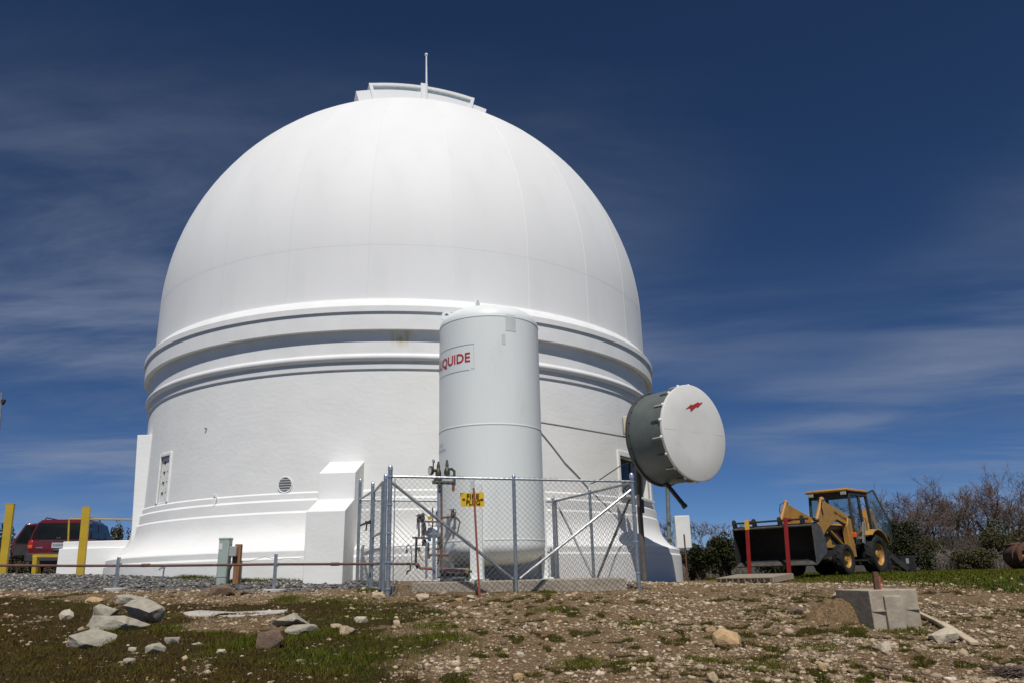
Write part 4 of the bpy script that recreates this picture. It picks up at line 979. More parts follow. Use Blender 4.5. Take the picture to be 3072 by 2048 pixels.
def signM(px, py): o = at(px, py, sb.y + .012); return Matrix(((ux.x, uy.x, un.x, o.x), (ux.y, uy.y, un.y, o.y), (ux.z, uy.z, un.z, o.z), (0, 0, 0, 1)))
sc_ = sb.y / F_PX
part('lettering', text_flat('FIRE', 20.5 * sc_, signM(1399, 1495), 1.0, .0016, 37.5 * sc_), 'sign_black', pn, 0); part('lettering', text_flat('PLUG', 20.5 * sc_, signM(1397.5, 1513), 1.0, .0016, 42 * sc_), 'sign_black', pn, 0)
M_ = signM(1387, 1496); k_ = sc_
mb = MB(); mb.add([M_ @ Vector((a * k_, b_ * k_, 0)) for a, b_ in ((0, -2.6), (8, -2.6), (8, 2.2), (0, 2.2))], [(0, 1, 2, 3)]); part('dash', mb, 'sign_black', pn, 0)
M_ = signM(1440, 1497); mb = MB(); mb.add([M_ @ Vector((a * k_, b_ * k_, 0)) for a, b_ in ((0, -2), (5, -2), (5, -5), (10.5, 0), (5, 5), (5, 2), (0, 2))], [(0, 1, 2, 3, 4, 5, 6)]); part('arrow', mb, 'sign_black', pn, 0)
mb = MB(); M_ = signM(1380.5, 1477.5); mb.add([M_ @ Vector((a * k_, b_ * k_, 0)) for a, b_ in ((0, 0), (8, .3), (8, -1.5), (1.8, -1.8), (1.8, -9), (0.5, -9))], [(0, 5, 4, 3, 2, 1)]); part('chipped_corner', mb, 'sign_black', pn, 0)

# ------------------------------------------------------------------ microwave dish
da = Vector((.62, -.78, 0.0)).normalized(); DR = 1.035
dc = at(2083, 1296, 16.8); DL = 1.0; drc = dc - da * DL
pb_ = at(1934, 1735, 17.8); pg = gz(pb_.x, pb_.y)
dish = thing('microwave_dish', 'large grey drum microwave dish with white face and red lightning bolt', 'antenna', (drc.x, drc.y, drc.z - DR))
part('shroud', MB().lathe([(DR * .985, 0), (DR, .0), (DR, DL - .03), (DR * .985, DL - .03)], drc, 72, da), 'dish_green', dish)
part('rear_rim', MB().lathe([(DR - .01, -.05), (DR + .035, -.05), (DR + .04, -.03), (DR + .04, .01), (DR + .005, .03)], drc, 72, da), 'dish_dark', dish)
part('reflector_back', MB().lathe([(DR, -.05), (DR * .8, -.12), (DR * .5, -.2), (DR * .2, -.25), (0, -.26)], drc, 48, da), 'dish_green', dish, 60)
part('radome', MB().lathe([(DR + .012, -.06), (DR + .03, -.02), (DR + .028, .01), (DR + .005, .022), (DR * .5, .03), (0, .032)], dc, 72, da), 'radome', dish, 50)
ex_ = Vector((0, 0, 1)).cross(da).normalized(); ez_ = Vector((0, 0, 1))   # ex_: right on the face as seen from the front
def fpt(u, v, o=.036): return dc + ex_ * u + ez_ * v + da * o
def dang(k, n): a = 2 * math.pi * k / n; return ex_ * math.cos(a) + ez_ * math.sin(a)
for k in range(18):
    d_ = dang(k + .5, 18)
    c = dc + d_ * (DR + .02) - da * .05
    part('hook_lug', MB().sphere(c, .042, 8, 6), 'radome', dish)
    s0 = dc + d_ * (DR + .022) - da * .10; s1 = s0 - da * .17 
    part('tension_spring', MB().path([s0 + da * .04, s0, s1, s1 - da * .05 - d_ * .015], [.008, .014, .014, .006], 6), 'cream_box' if k % 2 else 'hoe_black', dish)
for k in range(24):
    d_ = dang(k, 24); c = drc + d_ * (DR + .012) + da * .015; part('rim_bolt', MB().tube(c, c + da * .03, .014, None, 6), 'dish_dark', dish)
mb = MB(); mb.add([fpt(-DR * .98, -.015, .0305), fpt(DR * .98, .015, .0305), fpt(DR * .98, .021, .0305), fpt(-DR * .98, -.009, .0305)], [(0, 1, 2, 3)])
mb = MB(); mb.path([fpt(-DR * .96, -.01, .024), fpt(0, 0, .031), fpt(DR * .96, .01, .024)], .003, 5); part('radome_seam', mb, 'tank_patch', dish)
# bolt emblem: pixel outline (zoomed crop) put on the face plane
bo = [(893, 440), (955, 385), (962, 398), (1030, 362), (1035, 376), (1076, 363), (1018, 425), (1010, 410), (950, 464), (940, 424)]
poly = []
for a, b_ in bo:
    X_, Y_ = 1800 + a * .28699, 1100 + b_ * .28699; d = ray(X_, Y_); t = (dc + da * .037).dot(da) / d.dot(da); poly.append(d * t)
mb = MB(); mb.add(poly, [tuple(range(len(poly)))]); part('bolt_emblem', mb, 'logo_red', dish, 0)
# mount + pole
dp = thing('dish_pole', 'weathered brown pole holding up the microwave dish', 'pole', (pb_.x, pb_.y, pg))
ptop = at(1904, 1262, 17.8); part('pole', MB().path([Vector((pb_.x, pb_.y, pg - .2)), at(1920, 1540, 17.8), ptop], .06, 14), 'pole_brown', dp)
mid = at(1907, 1320, 17.8)
mb = MB(); mb.beam(mid, drc - da * .2, .12, .2); part('mount_arm', mb, 'dish_dark', dp, 20); mb = MB(); mb.beam(at(1905, 1290, 17.8), drc - da * .16 + Vector((0, 0, .35)), .07, .07); part('mount_arm', mb, 'dish_dark', dp, 20)
a_, b_ = at(1871, 1301, 17.6), at(1896, 1249, 17.6)
mb = MB(); mb.bb((a_.x, 17.5, a_.z), (b_.x, 17.75, b_.z)); bx_ = part('radio_unit', mb, 'cream_box', dp, 20, bev=.015)
c = at(1884, 1276, 17.48); mb = MB(); mb.box(c, (.10, .06, .2)); part('radio_cover', mb, 'grey_box', bx_, 20, bev=.01)
mb = MB(); mb.box(at(1927, 1517, 17.72), (.07, .08, .3)); part('junction_box', mb, 'hoe_black', dp, 20, bev=.01)
mb = MB(); mb.box(at(1914, 1500, 17.73), (.06, .03, .26)); part('warning_label', mb, 'cream_box', dp, 20)
mb = MB(); mb.path([at(1878, 1312, 17.6), at(1880, 1330, 17.6), at(1890, 1347, 17.65), at(1903, 1355, 17.7)], .008, 6); part('feed_cable', mb, 'rubber_hose', dp)
kt = at(2003, 1454, 17.25); ke = at(2054, 1517, 17.1)
part('tilt_strut', MB().path([drc - Vector((0, 0, DR - .02)), kt, ke], [.05, .05, .05], 12), 'hoe_black', dish); part('strut_end', MB().tube(ke - (ke - kt).normalized() * .04, ke + (ke - kt).normalized() * .03, .062, None, 12), 'dish_dark', dish)
sw = oncyl(1590, 1261, 7.265); part('stay_bar', MB().path([sw, at(1700, 1279, 17.3), at(1890, 1312, 17.75)], .02, 8), 'pole_grey', dp)
cb = thing('slack_cable', 'black cable sagging from the dish pole to the fence corner', 'cable', at(1790, 1445, 15.2))
part('cable', MB().path([at(1912, 1386, 17.7), at(1890, 1386, 17.2), at(1860, 1397, 16.6), at(1825, 1420, 15.9), at(1800, 1437, 15.3), at(1778, 1448, 14.9), at(1770, 1450, 14.9)], .011, 6), 'rubber_hose', cb)

# ------------------------------------------------------------------ rear pole with white cabinet, stake
by = 23.4
b0 = at(2010, 1650, by); g = gz(b0.x, by)
rp = thing('cabinet_pole', 'grey steel pole carrying a white cabinet beyond the flared base', 'pole', (b0.x, by, g))
part('pole', MB().path([Vector((at(2012, 1690, by).x, by, g - .2)), at(2008, 1640, by), at(2002, 1440, by)], .062, 12), 'pole_grey', rp)
a_, b_ = at(2025, 1644, by - .2), at(2066, 1545, by - .2)
mb = MB(); mb.bb((at(2022, 1600, by).x, by - .3, a_.z), (b_.x, by - .02, b_.z)); cbx = part('cabinet', mb, 'cabinet_white', rp, 20, bev=.02)
for yy in (1562, 1612):
    mb = MB(); mb.beam(at(2003, yy, by - .1), at(2026, yy, by - .1), .05, .04); part('bracket', mb, 'pole_grey', rp, 20)
p = at(2060, 1712, 21.5); g = gz(p.x, p.y)
mb = MB(); mb.path([(p.x, p.y, g - .1), at(2057, 1660, 21.5), at(2052, 1601, 21.5)], .022, 8)
st_ = thing('steel_stake', 'thin rusty steel stake in the grass before the white cabinet', 'stake', (p.x, p.y, g)); part('stake', mb, 'rust_dark', st_)
ho = thing('garden_hose', 'dark green hose lying on the grass by the flared base', 'hose', hit(2070, 1733))
part('hose', MB().path([Vector((p_.x, p_.y, gz(p_.x, p_.y) + .015)) for p_ in (hit(1995, 1736), hit(2020, 1733), hit(2045, 1735), hit(2075, 1732), hit(2098, 1731))], .022, 6), 'rubber_hose', ho)

# ------------------------------------------------------------------ wheel helper
def tyre(mb, c, R_, r_, w, axis=(0, 1, 0), n=40):
    prof = [(r_, -w * .36), (r_ + (R_ - r_) * .25, -w * .46), (r_ + (R_ - r_) * .6, -w * .5), (R_ * .96, -w * .46), (R_, -w * .38), (R_, w * .38), (R_ * .96, w * .46), (r_ + (R_ - r_) * .6, w * .5), (r_ + (R_ - r_) * .25, w * .46), (r_, w * .36)]
    return mb.lathe(prof, c, n, axis)
def tractor_wheel(parent, c, R_, r_, w, lugs, side):
    t = part('tyre', tyre(MB(), c, R_, r_, w), 'black_rubber', parent); c = Vector(c)
    lg = MB()
    for k in range(lugs):
        for s_ in (-1, 1):
            a0 = 2 * math.pi * (k + (0 if s_ > 0 else .5)) / lugs; a1 = a0 + .30
            def pt(a, y_, r__): return c + Vector((math.sin(a) * r__, y_, math.cos(a) * r__))
            th = .10
            q_ = [pt(a0, 0, R_), pt(a0 + th, 0, R_), pt(a1 + th, s_ * w * .47, R_ * .955), pt(a1, s_ * w * .47, R_ * .955), pt(a0, 0, R_ + .035), pt(a0 + th, 0, R_ + .035), pt(a1 + th, s_ * w * .48, R_ * .985), pt(a1, s_ * w * .48, R_ * .985)]
            lg.add(q_, [(0, 1, 2, 3), (7, 6, 5, 4), (0, 4, 5, 1), (1, 5, 6, 2), (2, 6, 7, 3), (3, 7, 4, 0)])
    part('tread_lugs', lg, 'black_rubber', t, 20)
    sd = side
    rim = part('rim', MB().lathe([(r_ * 1.02, w * .37), (r_ * .98, w * .36), (r_ * .9, w * .22), (r_ * .62, w * .12), (r_ * .58, w * .16), (r_ * .34, w * .16), (r_ * .32, w * .26), (r_ * .22, w * .28), (0, w * .28)], c, 32, (0, sd, 0)), 'hoe_yellow', parent)
    for k in range(8):
        a = 2 * math.pi * k / 8; p_ = c + Vector((math.sin(a) * r_ * .46, sd * w * .15, math.cos(a) * r_ * .46)); part('wheel_nut', MB().tube(p_, p_ + Vector((0, sd * .035, 0)), .02, None, 6), 'hoe_black', rim)
    return t

# ------------------------------------------------------------------ backhoe loader (local: x forward, y left, z up)
fwheel = at(2542, 1724, 24.6)
th_ = math.radians(-90 - 47)          # heading: towards the camera and to the left
BR, BW = .62, .44; FRr, FWd = .475, .33
hx, hy = math.cos(th_), math.sin(th_)
lx_, ly_ = -hy, hx                      # vehicle left
ref = Vector((2.15, .84, 0))
org = Vector((fwheel.x - (hx * 2.15 + lx_ * .84), fwheel.y - (hy * 2.15 + ly_ * .84), 0)); gh = gz(fwheel.x, fwheel.y) + .01
bhoe = thing('backhoe_loader', 'yellow backhoe loader parked on the grass with its dark bucket raised', 'loader', (org.x, org.y, gh), rot=(0, 0, th_))
for nm, x_, y_, R_, r_, w_, lg in (('rear', 0, .84, BR, .34, BW, 13), ('rear', 0, -.84, BR, .34, BW, 13), ('front', 2.15, .80, FRr, .25, FWd, 14), ('front', 2.15, -.80, FRr, .25, FWd, 14)):
    wh = part('wheel', MB().tube((x_, y_ - .05, R_), (x_, y_ + .05, R_), .09, None, 12), 'hoe_black', bhoe)
    tractor_wheel(wh, (x_, y_, R_), R_ - .03, r_, w_, lg, 1 if y_ > 0 else -1)
part('axle', MB().tube((0, -.8, BR), (0, .8, BR), .13, None, 14), 'hoe_black', bhoe); part('axle', MB().tube((2.15, -.75, FRr), (2.15, .75, FRr), .09, None, 12), 'hoe_black', bhoe)
mb = MB(); mb.bb((-.6, -.38, .48), (2.55, .38, .86)); part('chassis', mb, 'hoe_black', bhoe, 20, bev=.02)
mb = MB(); mb.loft([[(1.0, -.42, .82), (1.0, .42, .82), (1.0, .42, 1.52), (1.0, .3, 1.6), (1.0, -.3, 1.6), (1.0, -.42, 1.52)], [(2.3, -.42, .82), (2.3, .42, .82), (2.3, .42, 1.42), (2.3, .3, 1.5), (2.3, -.3, 1.5), (2.3, -.42, 1.42)], [(2.62, -.38, .84), (2.62, .38, .84), (2.62, .38, 1.3), (2.62, .28, 1.37), (2.62, -.28, 1.37), (2.62, -.38, 1.3)]]); hood = part('hood', mb, 'hoe_yellow', bhoe, 25, bev=.02)
for s_ in (-1, 1):
    mb = MB(); mb.bb((1.15, s_ * .425, .95), (2.0, s_ * .432, 1.40)); part('side_grille', mb, 'hoe_black', hood, 20)
mb = MB(); mb.bb((2.625, -.28, .9), (2.632, .28, 1.26)); part('front_grille', mb, 'hoe_black', hood, 20)
mb = MB(); mb.bb((1.5, .433, 1.17), (2.35, .445, 1.33)); dk = part('decal_panel', mb, 'hoe_black', hood, 20); mb = MB(); mb.bb((1.62, .4455, 1.2), (2.2, .448, 1.30)); part('red_decal', mb, 'fork_red', dk, 20)
# loader towers and arms
for s_ in (-1, 1):
    y_ = s_ * .60
    mb = MB(); mb.prism([(.95, .55), (1.32, .55), (1.34, 1.5), (1.2, 1.75), (1.0, 1.72)], Matrix(((1, 0, 0, 0), (0, 0, 1, y_ - .09), (0, 1, 0, 0), (0, 0, 0, 1))), .18); part('loader_tower', mb, 'hoe_yellow', bhoe, 20, bev=.012)
    arm = [(1.02, 1.66), (1.12, 1.50), (1.9, 1.68), (2.16, 1.62), (2.75, 1.32), (3.25, .92), (3.32, .74), (3.66, .72), (3.74, 1.02), (3.3, 1.42), (2.78, 2.04), (2.68, 2.2), (2.56, 2.2), (1.14, 1.84)]
    mb = MB(); mb.prism(arm, Matrix(((1, 0, 0, 0), (0, 0, 1, y_ - .055), (0, 1, 0, 0), (0, 0, 0, 1))), .11); am = part('loader_arm', mb, 'hoe_yellow', bhoe, 20, bev=.01)
    if s_ == 1:
        Mx = Matrix(((-.966, -.258, 0, 2.06), (0, 0, 1, y_ + .0575), (-.258, .966, 0, 1.86), (0, 0, 0, 1)))
        part('lettering', text_flat('NEW HOLLAND', .135, Mx, .85, .004), 'hoe_black', am, 0)
    p0, p1, p2 = Vector((2.66, y_, 2.28)), Vector((3.16, y_, 1.62)), Vector((3.74, y_, 1.36))
    part('bucket_cylinder', MB().tube(p0, p1, .065, None, 12), 'hoe_yellow', am); part('cylinder_rod', MB().tube(p1, p2, .03, None, 10), 'chrome', am); part('cylinder_gland', MB().tube(p1 - (p1 - p0).normalized() * .03, p1 + (p1 - p0).normalized() * .03, .072, None, 12), 'hoe_black', am)
    mb = MB(); mb.sphere((2.66, y_, 2.27), .085, 10, 8); part('pivot', mb, 'hoe_yellow', am)
    q_ = [Vector((2.7, y_ + .05 * s_, 2.26)), Vector((2.85, y_ + .09 * s_, 2.22)), Vector((2.93, y_ + .1 * s_, 2.0)), Vector((2.85, y_ + .08 * s_, 1.8))]; part('hydraulic_hose', MB().path(q_, .016, 6), 'rubber_hose', am)
    part('lift_cylinder', MB().tube((1.2, y_ * .8, .8), (2.35, y_ * .8, 1.45), .055, None, 12), 'hoe_yellow', bhoe)
    mb = MB(); mb.prism([(3.15, .62), (3.55, .6), (3.78, .78), (3.74, 1.25), (3.4, 1.3)], Matrix(((1, 0, 0, 0), (0, 0, 1, y_ - .11), (0, 1, 0, 0), (0, 0, 0, 1))), .22); part('bucket_bracket', mb, 'hoe_yellow', bhoe, 20, bev=.01)
mb = MB(); mb.tube((2.6, -.6, 1.35), (2.6, .6, 1.35), .10, None, 14); part('cross_tube', mb, 'hoe_yellow', bhoe)
mb = MB(); mb.loft([[(2.5, -.52, 1.32), (2.5, .52, 1.32), (2.62, .52, 1.62), (2.62, -.52, 1.62)], [(2.9, -.52, 1.16), (2.9, .52, 1.16), (2.86, .52, 1.5), (2.86, -.52, 1.5)]]); part('hood_nose', mb, 'hoe_yellow', bhoe, 20, bev=.04)
for s_ in (-1, 1):
    mb = MB(); mb.sphere((2.74, s_ * .40, .78), .07, 12, 8, (.5, 1, 1)); part('headlight', mb, 'white_glass', bhoe)
# bucket: opening forward, floor at the lip
BWd = 1.27
pb2 = [(4.42, .17), (3.72, .16), (3.58, .26), (3.50, .5), (3.52, .82), (3.66, 1.06), (3.92, 1.15)]
def brot(x_, z_):
    a = math.radians(27); dx, dz = x_ - 3.5, z_ - .6; return (3.5 + .70 + dx * math.cos(a) + dz * math.sin(a), .6 + .53 - dx * math.sin(a) + dz * math.cos(a))
pb2 = [brot(*k) for k in pb2]
def bP(x_, y_, z_): q = brot(x_, z_); return Vector((q[0], y_, q[1]))
RB = Matrix.Rotation(math.radians(27), 3, 'Y')
def bbox_(a, b_): c = [(a[i] + b_[i]) / 2 for i in range(3)]; return MB().box(bP(*c), [abs(b_[i] - a[i]) for i in range(3)], RB)
def bshell(off):
    n = len(pb2); out = []
    for i, (x_, z_) in enumerate(pb2):
        a = pb2[max(i - 1, 0)]; b__ = pb2[min(i + 1, n - 1)]; tx, tz2 = b__[0] - a[0], b__[1] - a[1]; l = math.hypot(tx, tz2); out.append((x_ + tz2 / l * off * -1, z_ + tx / l * off))
    return out
inn = pb2; outr = bshell(.03)
n_b = len(pb2); mb = MB(); vs_ = [(x_, y_, z_) for y_ in (-BWd, BWd) for (x_, z_) in inn + outr]
m_ = 2 * n_b; fs = []
for i in range(n_b - 1):
    fs += [(i, i + 1, m_ + i + 1, m_ + i), (n_b + i, m_ + n_b + i, m_ + n_b + i + 1, n_b + i + 1)]
fs += [(0, m_, m_ + n_b, n_b), (n_b - 1, 2 * n_b - 1, m_ + 2 * n_b - 1, m_ + n_b - 1)]
mb.add(vs_, fs); bk = part('bucket', mb, 'hoe_bucket', bhoe, 40)
for s_ in (-1, 1):
    mb = MB(); mb.prism(pb2 + [brot(4.0, 1.02)], Matrix(((1, 0, 0, 0), (0, 0, 1, s_ * BWd - .0125), (0, 1, 0, 0), (0, 0, 0, 1))), .025); part('side_plate', mb, 'hoe_steel' if s_ > 0 else 'hoe_bucket', bk, 20)
mb = bbox_((4.22, -BWd, .172), (4.46, BWd, .195)); part('cutting_edge', mb, 'hoe_steel', bk, 20)
mb = bbox_((3.86, -BWd, 1.13), (4.0, BWd, 1.165)); part('top_lip', mb, 'hoe_steel', bk, 20)
part('fork_rod', MB().tube(bP(3.84, -BWd * .98, 1.29), bP(3.84, BWd * .92, 1.29), .028, None, 10), 'hoe_black', bk)
for y_ in (-1.22, -.55, .28, .98):
    mb = MB(); mb.prism([brot(*k) for k in ((3.76, 1.12), (3.94, 1.12), (3.92, 1.3), (3.88, 1.38), (3.80, 1.39), (3.75, 1.32))], Matrix(((1, 0, 0, 0), (0, 0, 1, y_ - .03), (0, 1, 0, 0), (0, 0, 0, 1))), .06); part('rod_bracket', mb, 'hoe_black', bk, 20)
for y_ in (-.70, .55):
    mb = MB(); f0 = bP(3.93, y_, 1.40); f1 = Vector((f0.x + .16, y_, .06)); mb.beam(f0, f1, .115, .05, (1, 0, 0)); fk = part('fork', mb, 'fork_red', bk, 20, bev=.008)
    if y_ < 0: mb = MB(); mb.beam(f0 + Vector((.003, 0, .01)), f0.lerp(f1, .17) + Vector((.003, 0, 0)), .119, .056, (1, 0, 0)); part('fork_heel', mb, 'sign_yellow', fk, 20)
    mb = MB(); mb.tube(bP(3.84, y_ - .09, 1.29), bP(3.84, y_ + .09, 1.29), .055, None, 10); part('fork_collar', mb, 'fork_red', fk)
# cab
zc0, zc1 = 1.0, 2.62
def cabpt(x_, y_, z_): return Vector((x_, y_, z_))
cab = part('cab', MB().bb((-.42, -.70, .88), (.98, .70, 1.12)), 'hoe_black', bhoe, 20, bev=.02)
pil = [((.98, .70, 1.1), (.86, .66, zc1)), ((.98, -.70, 1.1), (.86, -.66, zc1)), ((.20, .71, 1.1), (.22, .67, zc1)), ((.20, -.71, 1.1), (.22, -.67, zc1)), ((-.42, .70, 1.1), (-.36, .66, zc1)), ((-.42, -.70, 1.1), (-.36, -.66, zc1))]
for a, b_ in pil:
    part('pillar', MB().beam(a, b_, .075, .075, (0, 1, 0)), 'hoe_black', cab, 20, bev=.01)
mb = MB(); mb.bb((-.40, -.70, zc1 - .13), (.90, .70, zc1)); part('header', mb, 'hoe_black', cab, 20, bev=.01)
mb = MB(); mb.loft([[(-.5, -.74, zc1), (1.0, -.74, zc1), (1.0, .74, zc1), (-.5, .74, zc1)], [(-.5, -.74, zc1 + .06), (1.02, -.74, zc1 + .06), (1.02, .74, zc1 + .06), (-.5, .74, zc1 + .06)], [(-.4, -.62, zc1 + .11), (.9, -.62, zc1 + .11), (.9, .62, zc1 + .11), (-.4, .62, zc1 + .11)]]); part('cab_roof', mb, 'hoe_yellow', cab, 20, bev=.015)
def pane(q_, name='cab_window'): mb = MB(); mb.add([Vector(p_) for p_ in q_], [(0, 1, 2, 3)]); part(name, mb, 'cab_glass', cab, 0)
pane([(.97, -.66, 1.2), (.97, .66, 1.2), (.865, .62, 2.5), (.865, -.62, 2.5)])
pane([(.94, .705, 1.15), (.24, .705, 1.15), (.24, .67, 2.5), (.84, .67, 2.5)]); pane([(.94, -.705, 1.15), (.24, -.705, 1.15), (.24, -.67, 2.5), (.84, -.67, 2.5)])
pane([(.17, -.705, 1.3), (-.38, -.705, 1.3), (-.33, -.67, 2.5), (.18, -.67, 2.5)])
mb = MB(); mb.bb((.9, -.66, 1.1), (.99, .66, 1.26)); part('dash_panel', mb, 'hoe_black', cab, 20)
for y_ in (.56, -.56):
    mb = MB(); mb.bb((.98, y_ - .09, zc1 - .12), (1.04, y_ + .09, zc1 - .02)); part('work_light', mb, 'grey_box', cab, 20, bev=.01)
part('wiper', MB().tube((.95, .1, 1.5), (.885, -.35, 2.35), .012, None, 5), 'hoe_black', cab)
mb = MB(); mb.bb((-.25, -.25, 1.1), (.25, .25, 1.3)); mb.box((-.25, 0, 1.6), (.12, .48, .6), Matrix.Rotation(-.15, 3, 'Y')); part('seat', mb, 'seat_tan', cab, 20, bev=.04)
part('steering_wheel', MB().lathe([(.17, -.012), (.185, 0), (.17, .012), (.155, 0), (.17, -.012)], (.62, 0, 1.62), 20, (-.5, 0, .86)), 'hoe_black', cab); part('steering_column', MB().tube((.85, 0, 1.1), (.62, 0, 1.62), .03, None, 8), 'hoe_black', cab)
# swung-open rear side door
hd0, hd1 = Vector((-.40, .74, 1.18)), Vector((-.35, .70, 2.58)); od = Vector((-.42, .74, 0)).normalized() * .52
mb = MB()
q_ = [hd0, hd0 + od + Vector((0, 0, .02)), hd0 + od * 1.0 + Vector((0, 0, .55)), hd1 + od * .45 + Vector((0, 0, .12)), hd1]
for i in range(5): mb.beam(q_[i], q_[(i + 1) % 5], .05, .05)
mb.beam(q_[0] + Vector((0, 0, -.25)) + od * .9, q_[1], .05, .05); dr = part('open_door', mb, 'hoe_black', cab, 20)
mb = MB(); mb.add(q_, [(0, 1, 2, 3, 4)]); part('door_glass', mb, 'cab_glass', dr, 0)
mb = MB(); mb.bb((.3, .73, .95), (.95, .78, 1.0)); part('mirror_bar', mb, 'hoe_black', cab, 20)
part('grab_rail', MB().path([(1.0, -.78, 1.3), (1.02, -.95, 1.36), (1.02, -.95, 1.66), (1.0, -.78, 1.72)], .018, 6), 'hoe_black', cab); part('grab_rail', MB().path([(.24, .75, 1.25), (.24, .83, 1.3), (.23, .82, 1.75), (.23, .73, 1.8)], .016, 6), 'hoe_black', cab)
mb = MB(); mb.bb((.98, .62, 1.14), (1.06, .80, 1.3)); part('turn_signal', mb, 'amber', cab, 20, bev=.02)
# fenders, steps, tail
for s_ in (-1, 1):
    rg = []
    for a in np.radians(np.linspace(-40, 62, 12)):
        x_, z_ = -math.sin(a) * .76, BR + math.cos(a) * .76
        xo, zo = -math.sin(a) * .79, BR + math.cos(a) * .79
        rg.append([Vector((x_, s_ * .66, z_)), Vector((x_, s_ * 1.08, z_)), Vector((xo, s_ * 1.08, zo)), Vector((xo, s_ * .66, zo))])
    part('fender', MB().loft(rg), 'hoe_yellow', bhoe, 30)
    mb = MB(); mb.bb((.68, s_ * .45, .42), (1.1, s_ * .92, .47)); mb.bb((.72, s_ * .46, .47), (.78, s_ * .5, .9)); part('step', mb, 'hoe_black', bhoe, 20)
    mb = MB(); mb.beam((.72, s_ * .86, .95), (.42, s_ * .82, 1.62), .14, .05, (0, 1, 0)); part('mud_guard', mb, 'pole_grey', bhoe, 20, bev=.01)
mb = MB(); mb.bb((-1.3, -.9, .30), (-.6, .9, .55)); part('rear_frame', mb, 'hoe_black', bhoe, 20, bev=.02)
for s_ in (-1, 1):
    mb = MB(); mb.beam((-1.1, s_ * .9, .6), (-1.25, s_ * 1.35, .12), .14, .14); part('stabiliser_leg', mb, 'hoe_black', bhoe, 20)
    mb = MB(); mb.box((-1.25, s_ * 1.36, .28), (.06, .44, .56)); sp_ = part('stabiliser_pad', mb, 'hoe_black', bhoe, 20, bev=.01)
    mb = MB(); mb.box((-1.215, s_ * 1.36, .40), (.004, .09, .16)); part('decal', mb, 'plate_white', sp_, 20)
mb = MB(); mb.beam((-1.2, 0, .8), (-1.75, .1, 2.15), .24, .3, (0, 1, 0)); part('backhoe_boom', mb, 'hoe_yellow', bhoe, 20, bev=.02); mb = MB(); mb.beam((-1.75, .1, 2.15), (-2.3, .12, .75), .2, .24, (0, 1, 0)); part('backhoe_stick', mb, 'hoe_yellow', bhoe, 20, bev=.02); mb = MB(); mb.prism([(-2.5, .18), (-2.0, .16), (-1.95, .5), (-2.2, .8), (-2.45, .72), (-2.3, .45)], Matrix(((1, 0, 0, 0), (0, 0, 1, -.18), (0, 1, 0, 0), (0, 0, 0, 1))), .6); part('backhoe_bucket', mb, 'hoe_bucket', bhoe, 20)
for s_ in (1,):
    mb = MB(); mb.bb((.45, s_ * .55, .32), (1.7, s_ * .60, .40)); part('side_rail', mb, 'hoe_black', bhoe, 20)

# ------------------------------------------------------------------ pallet
pa, pbp, pcx = at(2180, 1738, 20.4), at(2316, 1742, 19.5), at(2385, 1732, 20.2)
pg_ = gz(pbp.x, pbp.y)
e1 = (pbp - pa); e1.z = 0; wP = e1.length; e1.normalize(); e2 = Vector((-e1.y, e1.x, 0)) if (-e1.y) * (pcx.x - pbp.x) + e1.x * (pcx.y - pbp.y) > 0 else Vector((e1.y, -e1.x, 0))
pl = thing('wooden_pallet', 'weathered wooden pallet on the grass below the loader forks', 'pallet', (pbp.x, pbp.y, pg_))
Rp = Matrix((e1, e2, Vector((0, 0, 1)))).transposed(); oP = Vector((pbp.x, pbp.y, pg_))
def pbx(u0, u1, v0, v1, z0, z1): mb = MB(); mb.box(oP - e1 * ((u0 + u1) / 2) + e2 * ((v0 + v1) / 2) + Vector((0, 0, (z0 + z1) / 2)), (abs(u1 - u0), abs(v1 - v0), z1 - z0), Rp); return mb
PW, PD = 1.55, 1.05
for k in range(10): u = k * PW / 10; part('deck_board', pbx(u + .01, u + PW / 10 - .01, 0, PD, .115, .135), 'wood_grey', pl, 20)
for k in range(10): u = k * PW / 10; part('bottom_board', pbx(u + .02, u + PW / 10 - .03, 0, PD, .0, .018), 'wood_grey', pl, 20) if k % 2 == 0 else None
for v in (.0, PD / 2 - .02, PD - .04): part('stringer', pbx(0, PW, v + .05, v + .09, .018, .115), 'wood_grey', pl, 20)
for k in range(9): part('block', pbx(.02 + k * PW / 9, .05 + k * PW / 9, .002, .05, .018, .115), 'wood_grey', pl, 20)
pl.rotation_euler = Matrix.Rotation(math.radians(4.5), 4, e1).to_euler()
part('end_board', pbx(-.02, 0, 0, PD, .0, .13), 'wood_grey', pl, 20)

# ------------------------------------------------------------------ concrete block with stake, log, debris
bp0 = at(2612, 1875, 9.75); gB = gz(bp0.x, bp0.y)
blk = thing('concrete_block', 'grey concrete footing block with a rusty stake on the stony slope', 'concrete block', (bp0.x + .2, bp0.y + .3, gB))
yb0 = 9.75; zT = at(2640, 1768, yb0).z
V4 = [at(2606, 1768, yb0), at(2749, 1764, yb0 + .1), at(2762, 1880, yb0 + .1), at(2622, 1872, yb0)]
xL0, xR0 = V4[0].x, V4[1].x; d3 = Vector((-.10, .78, 0))
q_ = [Vector((xL0, yb0, zT)), Vector((xR0, yb0 + .1, zT)), Vector((xR0, yb0 + .1, gB - .35)), Vector((xL0 + .01, yb0, gB - .35))]
mb = MB(); mb.add(q_ + [p_ + d3 for p_ in q_], [(0, 1, 2, 3), (7, 6, 5, 4), (0, 4, 5, 1), (1, 5, 6, 2), (2, 6, 7, 3), (3, 7, 4, 0)]); part('block', mb, 'concrete', blk, 20, bev=.012)
a_, b_ = at(2652, 1784, yb0), at(2700, 1790, yb0)
